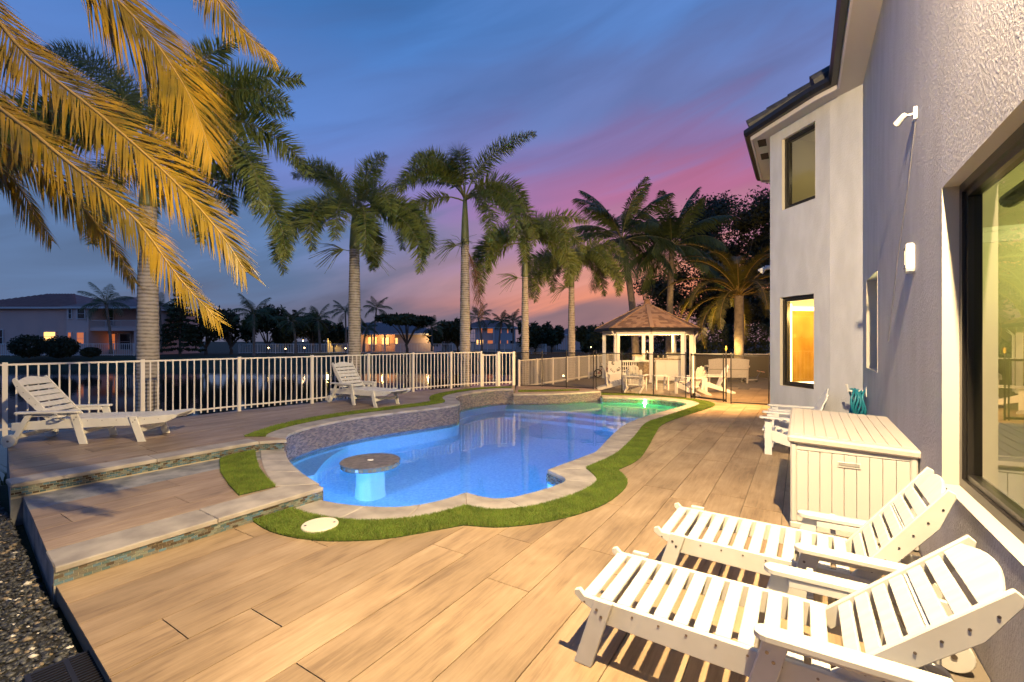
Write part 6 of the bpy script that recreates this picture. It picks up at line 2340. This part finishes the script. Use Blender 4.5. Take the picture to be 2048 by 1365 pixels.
def far_palm(label, px, y_top, d, y_base=None, scale=1.0, seed=0, lean=0.3):
    """coconut palm on the far bank: crown top at y_top"""
    zb = 0.0 if y_base is None else CAMZ - (y_base - CY) / F * d
    b = at(px, d, zb)
    zt = CAMZ - (y_top - CY) / F * d
    fl_ = 2.6 * scale
    hh_ = max(0.8, zt - zb - fl_ * 0.72)
    rr2 = random.Random(seed)
    fr = []
    a = rr2.uniform(0, 360)
    for i in range(12):
        a += 137.5
        f = i / 11
        fr.append((a % 360, 80 - 80 * f, 50 + 50 * f, rr2.uniform(0.85, 1.1)))
    return palm('coconut_palm', label, b, hh_, 'coco', 300 + seed, fr, 0.16, 0.11, lean=(rr2.uniform(-lean, lean) * 2, 0), flen=fl_, group='coconut palms across the lake', nleaf=42, leaf=0.8 * scale)


far_palms = [
    ('far coconut palm before the balcony of the pink house', 222, 572, 52, 708, 1.15), ('far coconut palm half hidden by the thick foxtail trunk', 322, 590, 58, 706, 1.0),
    ('pale-trunked far coconut palm left of the far lawn lights', 508, 592, 50, 712, 1.1), ('far coconut palm at the left of the lit gate', 592, 614, 56, 706, 1.0),
    ('far coconut palm right of the lit gate, before the single-storey house', 640, 612, 57, 705, 1.0), ('far coconut palm peeking out left of the second foxtail trunk', 692, 600, 70, 702, 1.05),
    ('tall far coconut palm right of the second foxtail trunk', 748, 594, 72, 702, 1.05), ('short far palm before the orange porch', 727, 638, 60, 704, 0.75),
    ('far coconut palm beside the umbrella-shaped tree', 864, 632, 62, 703, 0.9), ('far coconut palm before the screened two-storey house', 964, 610, 66, 702, 1.05),
    ('middle far coconut palm before the white two-storey house', 998, 624, 68, 701, 0.85), ('far coconut palm at the right end of the white two-storey house', 1027, 622, 68, 701, 0.9)]
for i, a in enumerate(far_palms):
    far_palm(a[0], a[1], a[2], a[3], a[4], a[5], seed=i + 1)

far_trees = [
    # label, px, top y, d, width px, n, flat
    ('dark round-crowned tree behind the Norfolk pine, left of the wood', 330, 598, 64, 70, False), ('dark broad tree right of the Norfolk pine', 412, 606, 62, 80, False),
    ('dark tall tree in the middle of the far wood', 462, 596, 64, 80, False), ('dark bushy tree behind the pale-trunked palm', 535, 608, 66, 70, False),
    ('mid-green rounded tree left of the lit gate', 572, 606, 68, 60, False), ('dark low tree above the lit gate', 625, 622, 68, 70, False),
    ('dark tree left of the second foxtail trunk', 668, 632, 74, 50, False),
    ('umbrella-shaped spreading tree before the single-storey house', 814, 626, 60, 96, True), ('dark tree right of the umbrella tree', 892, 630, 70, 62, False),
    ('dark bushy tree behind the dead frond', 915, 640, 74, 46, False), ('dark rounded tree right of the white two-storey house', 1072, 628, 62, 66, False),
    ('low dark tree between the fourth and fifth foxtail trunks', 1104, 644, 70, 46, False), ('green rounded tree left of the gazebo', 1182, 652, 46, 80, False),
    ('dark tree at the left of the gazebo roof', 1232, 660, 50, 60, False)]
for i, (lb, px, yt, d, wpx, flat) in enumerate(far_trees):
    b = at(px, d, 0.0)
    hgt = CAMZ - (yt - CY) / F * d
    limb_tree('broadleaf_tree', lb, b, hgt * 1.02, wpx / F * d / 2 * 1.15, 3600, 0.26 if d > 55 else 0.2, MFARL, 400 + i, 0.18, 0.25 if flat else 0.12, flat, 'trees across the lake', 10)
# Norfolk pine
npn = thing('norfolk_pine', 'dark tiered Norfolk pine across the lake right of the thick trunk', 'tree', at(360, 55, 0))
hN = CAMZ - (574 - CY) / F * 55
mb = MB(); mb.tube([(0, 0, -0.1), (0, 0, hN)], [0.16, 0.02], 8); mb.build('trunk', MFTRUNK, npn)
blobs = []
for k in range(13):
    z = 0.9 + (hN - 1.0) * k / 12.5
    rad = 2.4 * (1 - k / 13.5)
    for q in range(7):
        a = q * 0.898 + k
        for f in (0.35, 0.7, 1.0):
            blobs.append(((rad * f * math.cos(a), rad * f * math.sin(a), z - 0.12 * f * rad), (0.30, 0.30, 0.10)))
link('crown', leaves('crown', blobs, 5000, 0.20, MFARL[:2], 450, 0.2), npn)
# round bushes in front of the pink house
for i, (px, yb, w_, h_, lb) in enumerate(((58, 713, 58, 42, 'large round clipped bush left, before the pink house'), (122, 714, 54, 40, 'large round clipped bush right of the first, under the lit window'), (181, 713, 30, 17, 'small low dark bush below the pink house balcony'))):
    d = 50.0
    t = thing('round_bush', lb, 'bush', at(px, d, CAMZ - (yb - CY) / F * d), 0, 'round bushes before the pink house')
    W_, H_ = w_ / F * d / 2, h_ / F * d
    link('foliage', leaves('foliage', [((0, 0, H_ * 0.5), (W_, W_, H_ * 0.52)), ((0, 0, H_ * 0.42), (W_ * 0.95, W_ * 0.95, H_ * 0.42))], 4200, 0.13, [mat('bush_blue_green', (0.03, 0.045, 0.03), 0.8), MFARL[0]], 460 + i, 0.85), t)
    mb = MB(); mb.tube([(0, 0, -0.2), (0, 0, H_ * 0.6)], 0.1, 6); mb.build('stem', MFTRUNK, t)

# ------------------------------------------------------------------ far houses
MPINK = mat('pink_stucco', (0.70, 0.48, 0.42), 0.8, (0.65, 0.445, 0.395), 0.6)
MPINK2 = mat('pale_pink_stucco', (0.64, 0.50, 0.47), 0.8)
MTILER = mat('clay_roof_tile', (0.30, 0.16, 0.14), 0.8, (0.24, 0.125, 0.11), 1.5)
MTRIMW = mat('white_trim', (0.62, 0.60, 0.60), 0.6)
MDARKG = mat('dark_pane', (0.02, 0.022, 0.03), 0.08)
MLIT = mat('lit_pane', (1, 0.7, 0.35), 0.4, emit=(1.0, 0.50, 0.13), estr=2.2)
MLIT_D = mat('dim_lit_pane', (0.8, 0.4, 0.2), 0.4, emit=(0.9, 0.22, 0.05), estr=0.55)


def far_window(parent, px0, px1, py0, py1, d, m=MDARKG, trim=MTRIMW, bars=1, proud=0.0):
    a, b_ = P(px0, py0, d), P(px1, py1, d)
    w_, h_ = b_.x - a.x, a.z - b_.z
    c = Vector(((a.x + b_.x) / 2, d - proud, (a.z + b_.z) / 2)) - parent.location
    fw = 0.09
    mb = MB()
    for (cx_, cz_, sx_, sz_) in ((0, h_ / 2, w_ + 2 * fw, fw), (0, -h_ / 2, w_ + 2 * fw, fw), (-w_ / 2, 0, fw, h_ - fw), (w_ / 2, 0, fw, h_ - fw)):
        mb.box(c + Vector((cx_, -0.05, cz_)), (sx_, 0.12, sz_))
    if bars:
        mb.box(c + Vector((0, -0.03, 0)), (w_ - fw, 0.06, 0.05))
    f = mb.build('window', trim, parent)
    mb = MB(); mb.box(c + Vector((0, 0.0, 0)), (w_ - fw, 0.03, h_ - fw)); mb.build('pane', m, f)


def hip_roof(parent, x0, x1, y0, y1, z0, rise, m=MTILER, over=0.5, course=True):
    x0, x1, y0, y1 = x0 - over, x1 + over, y0 - over, y1 + over
    hw = min((y1 - y0), (x1 - x0)) / 2
    if (x1 - x0) >= (y1 - y0):
        ra, rb = Vector((x0 + hw, (y0 + y1) / 2, z0 + rise)), Vector((x1 - hw, (y0 + y1) / 2, z0 + rise))
    else:
        ra, rb = Vector(((x0 + x1) / 2, y0 + hw, z0 + rise)), Vector(((x0 + x1) / 2, y1 - hw, z0 + rise))
    A, B, C, D = Vector((x0, y0, z0)), Vector((x1, y0, z0)), Vector((x1, y1, z0)), Vector((x0, y1, z0))
    L0 = parent.location
    mb = MB()
    if (x1 - x0) >= (y1 - y0):
        mb.add([A, B, C, D, ra, rb], [(0, 1, 5, 4), (1, 2, 5), (2, 3, 4, 5), (3, 0, 4), (3, 2, 1, 0)])
    else:
        mb.add([A, B, C, D, ra, rb], [(0, 1, 4), (1, 2, 5, 4), (2, 3, 5), (3, 0, 4, 5), (3, 2, 1, 0)])
    mb.v = [tuple(Vector(v) - L0) for v in mb.v]
    rf = mb.build('roof', m, parent)
    if course and (x1 - x0) >= (y1 - y0):
        mb = MB()
        n = int((x1 - x0) / 0.42)
        for k in range(n + 1):
            x = x0 + (x1 - x0) * k / n
            f = min(1.0, (x - x0) / hw, (x1 - x) / hw)
            if f < 0.05:
                continue
            p0, p1_ = Vector((x, y0, z0 + 0.03)) - L0, Vector((x, y0 + hw * f, z0 + rise * f + 0.03)) - L0
            mb.bar(p0, p1_, 0.16, 0.08)
        mb.build('tile_ribs', m, rf)['kind'] = 'stuff'
    mb = MB()
    for a, b_ in ((A, B), (B, C), (C, D), (D, A)):
        mb.bar(a - L0 - Vector((0, 0, 0.13)), b_ - L0 - Vector((0, 0, 0.13)), 0.12, 0.24)
    mb.build('fascia', MTRIMW, parent)
    return rf


def wall_box(parent, x0, x1, y0, y1, z0, z1, m, name='wall'):
    L0 = parent.location
    mb = MB(); mb.box(Vector(((x0 + x1) / 2, (y0 + y1) / 2, (z0 + z1) / 2)) - L0, (x1 - x0, y1 - y0, z1 - z0))
    return mb.build(name, m, parent)


X = lambda px, d: (px - CX) / F * d
Z = lambda py, d: CAMZ - (py - CY) / F * d
# pink two-storey house
D1 = 58.0
h1 = thing('pink_house', 'two-storey pink house with a clay tile roof across the lake at far left', 'house', at(60, D1, 0))
zE = Z(613, D1)
wall_box(h1, X(-110, D1), X(134, D1), D1 + 1.2, D1 + 12, -0.1, zE, MPINK)
wall_box(h1, X(133, D1), X(177, D1), D1, D1 + 11, -0.1, zE, MPINK2, 'wall')
wall_box(h1, X(176, D1), X(270, D1), D1 + 3.0, D1 + 12, -0.1, zE, MPINK, 'wall')
hip_roof(h1, X(-110, D1), X(134, D1), D1 + 1.2, D1 + 13, zE, 2.3)
hip_roof(h1, X(133, D1), X(272, D1), D1 + 0.2, D1 + 11, zE - 0.05, 1.7)
for (a, b_, c, d_, m_) in ((137.5, 144.5, 618, 638, MDARKG), (155.5, 171, 618, 638, MDARKG), (136, 144, 665, 684, MLIT_D), (154, 169.5, 665, 689, MLIT_D)):
    far_window(h1, a, b_, c, d_, D1 - 0.02, m_)
far_window(h1, 181, 189, 618, 640, D1 + 2.95, MDARKG); far_window(h1, 180, 188, 664, 689, D1 + 2.95, MLIT_D)
far_window(h1, 200, 228, 620, 652, D1 + 2.95, MDARKG); far_window(h1, 205, 232, 668, 700, D1 + 2.95, MLIT_D); far_window(h1, 240, 262, 668, 700, D1 + 2.95, MDARKG)
far_window(h1, 88, 112.5, 664, 683, D1 + 1.17, MLIT, bars=1); far_window(h1, -5, 7, 660, 690, D1 + 1.17, MDARKG)
# balcony
wall_box(h1, X(176.5, D1), X(270, D1), D1 + 0.2, D1 + 2.98, Z(662, D1), Z(656, D1), MPINK2, 'balcony_slab')
wall_box(h1, X(264, D1), X(270, D1), D1 + 0.3, D1 + 0.7, -0.1, Z(662.1, D1), MPINK2, 'column')
mb = MB()
L0 = h1.location
zr0, zr1 = Z(655.9, D1), Z(641, D1)
for zz in (zr1, zr0 + 0.1):
    mb.bar(Vector((X(177, D1), D1 + 0.3, zz)) - L0, Vector((X(268, D1), D1 + 0.3, zz)) - L0, 0.05, 0.06)
for k in range(46):
    x = X(177, D1) + (X(268, D1) - X(177, D1)) * k / 45
    mb.bar(Vector((x, D1 + 0.3, zr0)) - L0, Vector((x, D1 + 0.3, zr1)) - L0, 0.06 if k % 15 == 0 else 0.025, 0.03, (0, 1, 0))
mb.build('balcony_rail', MTRIMW, h1)

# single-storey house with the glowing porch
D2 = 76.0
h2 = thing('single_storey_house', 'low house with a wide roof and a glowing orange porch across the lake', 'house', at(757, D2, 0))
z2e = Z(667, D2)
wall_box(h2, X(655, D2), X(722, D2), D2, D2 + 9, -0.1, z2e, MPINK2)
wall_box(h2, X(722, D2), X(788, D2), D2 + 4, D2 + 9, -0.1, z2e, MPINK)
wall_box(h2, X(788, D2), X(866, D2), D2 + 0.5, D2 + 9, -0.1, z2e, MPINK2)
for px in (742, 768):
    wall_box(h2, X(px - 1.5, D2), X(px + 1.5, D2), D2 + 0.3, D2 + 0.6, -0.1, z2e, MTRIMW, 'column')
hip_roof(h2, X(655, D2), X(866, D2), D2, D2 + 10, z2e, 2.0, mat('grey_pink_roof', (0.26, 0.19, 0.19), 0.85))
for (a, b_, c, d_, m_) in ((728, 754, 674, 690, MLIT), (764, 778, 676, 690, MLIT)):
    far_window(h2, a, b_, c, d_, D2 + 3.96, m_)
far_window(h2, 674, 681, 674, 687, D2 - 0.02, MDARKG); far_window(h2, 790.5, 796, 676, 689, D2 + 0.46, MLIT)
lamp('porch_light', 'POINT', Vector((X(757, D2), D2 + 2.4, 2.4)), 260, (1.0, 0.50, 0.15), radius=0.15)
lamp('side_yard_light', 'POINT', Vector((X(858, D2), D2 - 1.0, 2.2)), 200, (1.0, 0.62, 0.22), radius=0.15)
lamp('gate_light', 'POINT', Vector((X(662, D2), D2 - 1.5, 1.9)), 260, (1.0, 0.70, 0.16), radius=0.15)

# two-storey white house
D3 = 104.0
h3 = thing('white_house', 'pale two-storey house with red-lit windows across the lake in the centre', 'house', at(985, D3, 0))
z3e = Z(655, D3)
wall_box(h3, X(950, D3), X(990, D3), D3 + 0.6, D3 + 9, -0.1, z3e, MPINK2)
wall_box(h3, X(989, D3), X(1031, D3), D3, D3 + 9, -0.1, z3e, mat('pale_grey_stucco', (0.46, 0.43, 0.46), 0.8))
hip_roof(h3, X(920, D3), X(1031, D3), D3, D3 + 10, z3e, 1.9)
for (a, b_, c, d_, m_) in ((961, 964.5, 656.5, 667, MLIT_D), (974.5, 986, 657.5, 667, MLIT_D), (1000, 1003, 658, 667, MLIT_D), (1014, 1017, 658, 667, MLIT_D), (1021, 1028, 658, 667, MDARKG),
                           (953, 957, 680, 690, MLIT), (960, 966.5, 680, 690, MLIT), (975, 986, 681, 688, MLIT_D), (999, 1002, 681, 688, MLIT_D), (1013.5, 1016.5, 681, 688, MLIT_D), (1020, 1028, 681, 688, MDARKG)):
    far_window(h3, a, b_, c, d_, D3 + (0.56 if a < 988 else -0.03), m_, bars=0)
wall_box(h3, X(986.5, D3), X(989, D3), D3 - 0.6, D3 - 0.1, -0.1, z3e, MTRIMW, 'column')
# screened porch frame on its left
mb = MB()
L0 = h3.location
for px in (942, 947, 953, 958):
    mb.bar(Vector((X(px, D3), D3 - 0.8, -0.1)) - L0, Vector((X(px, D3), D3 - 0.8, z3e)) - L0, 0.1, 0.1, (0, 1, 0))
for py in (656, 667, 678):
    mb.bar(Vector((X(942, D3), D3 - 0.8, Z(py, D3))) - L0, Vector((X(958, D3), D3 - 0.8, Z(py, D3))) - L0, 0.1, 0.1)
mb.build('porch_frame', MTRIMW, h3)
# far roof at right with a pool enclosure
D4 = 92.0
h4 = thing('tile_roof_house', 'low house with a dark tile roof and pool cage, right of the fifth trunk line', 'house', at(1150, D4, 0))
wall_box(h4, X(1128, D4), X(1172, D4), D4 + 3, D4 + 12, -0.1, Z(668, D4), MPINK)
hip_roof(h4, X(1122, D4), X(1172, D4), D4 + 3, D4 + 12, Z(668, D4), 1.4)
mb = MB()
L0 = h4.location
for k in range(8):
    px = 1113 + k * 4
    mb.bar(Vector((X(px, D4), D4, -0.1)) - L0, Vector((X(px, D4), D4, Z(672, D4))) - L0, 0.07, 0.07, (0, 1, 0))
    mb.bar(Vector((X(px, D4), D4, Z(672, D4))) - L0, Vector((X(px + 2, D4), D4 + 3, Z(668, D4))) - L0, 0.07, 0.07)
mb.bar(Vector((X(1113, D4), D4, Z(672, D4))) - L0, Vector((X(1141, D4), D4, Z(672, D4))) - L0, 0.07, 0.07)
mb.build('pool_cage', MTRIMW, h4)

# white fences on the far bank
for (p0, p1, d0, d1, ht, lb) in ((-60, 268, 53.5, 53.5, 1.45, 'distant white picket fence in front of the pink house'), (478, 905, 64, 66, 1.35, 'long distant white picket fence before the single-storey house'),
                                 (905, 1092, 84, 60, 1.35, 'distant white picket fence before the white two-storey house')):
    a, b_ = at(p0, d0, 0), at(p1, d1, 0)
    n = max(2, int((b_ - a).length / 2.4))
    path = [v2(a.lerp(b_, k / n)) for k in range(n + 1)]
    fence('far_fence', lb, path, ht, 0.0, 'white picket fences across the lake', pick=0.22, picket_parts=False, pk=0.035, pw=0.08, rail=0.06)

# garden lights far away
for i, (px, py, d, lb) in enumerate(((537, 697, 60, 'small orange garden light on the far lawn, leftmost'), (571, 699, 59, 'small orange garden light on the far lawn, second from left'),
                                     (609, 697, 61, 'small orange garden light near the lit gate across the lake'), (691, 698, 61, 'small orange garden light left of the second foxtail trunk'),
                                     (1182, 696, 40, 'small orange torch before the green tree left of the gazebo'), (606, 683, 66, 'tall orange wall lantern by the lit gate across the lake'))):
    c = P(px, py, d)
    t = thing('garden_light', lb, 'lamp', (c.x, c.y, 0.0), 0, 'small orange lights across the lake')
    rad = 0.0011 * d
    mb = MB(); mb.tube([(0, 0, -0.3), (0, 0, c.z)], 0.03, 6); mb.build('stake', MBLACK, t)
    mb = MB(); mb.lathe([(rad * 0.6, c.z), (rad, c.z + rad), (rad * 0.5, c.z + 2 * rad)], 8); mb.build('flame_globe', MWHWARM, t)

# fallen leaves on the turf and deck
MLEAFB = mat('dry_leaf', (0.25, 0.13, 0.05), 0.8)
for i, (px, py) in enumerate(((1293, 860), (1245, 950))):
    c = G(px, py)
    mb = MB(); mb.add([(-0.045, 0, 0.0), (0.0, 0.018, 0.012), (0.05, 0, 0.002), (0.0, -0.018, 0.010)], [(0, 3, 1), (1, 3, 2)])
    o = mb.build('dry_leaf', MLEAFB); o.location = (c.x, c.y, 0.035 if i == 0 else 0.004); o.rotation_euler = (0, 0, i * 1.3)
    tag(o, 'small dry brown leaf lying on the green turf bend' if i == 0 else 'small dry brown leaf lying at the deck edge of the turf', 'leaf')
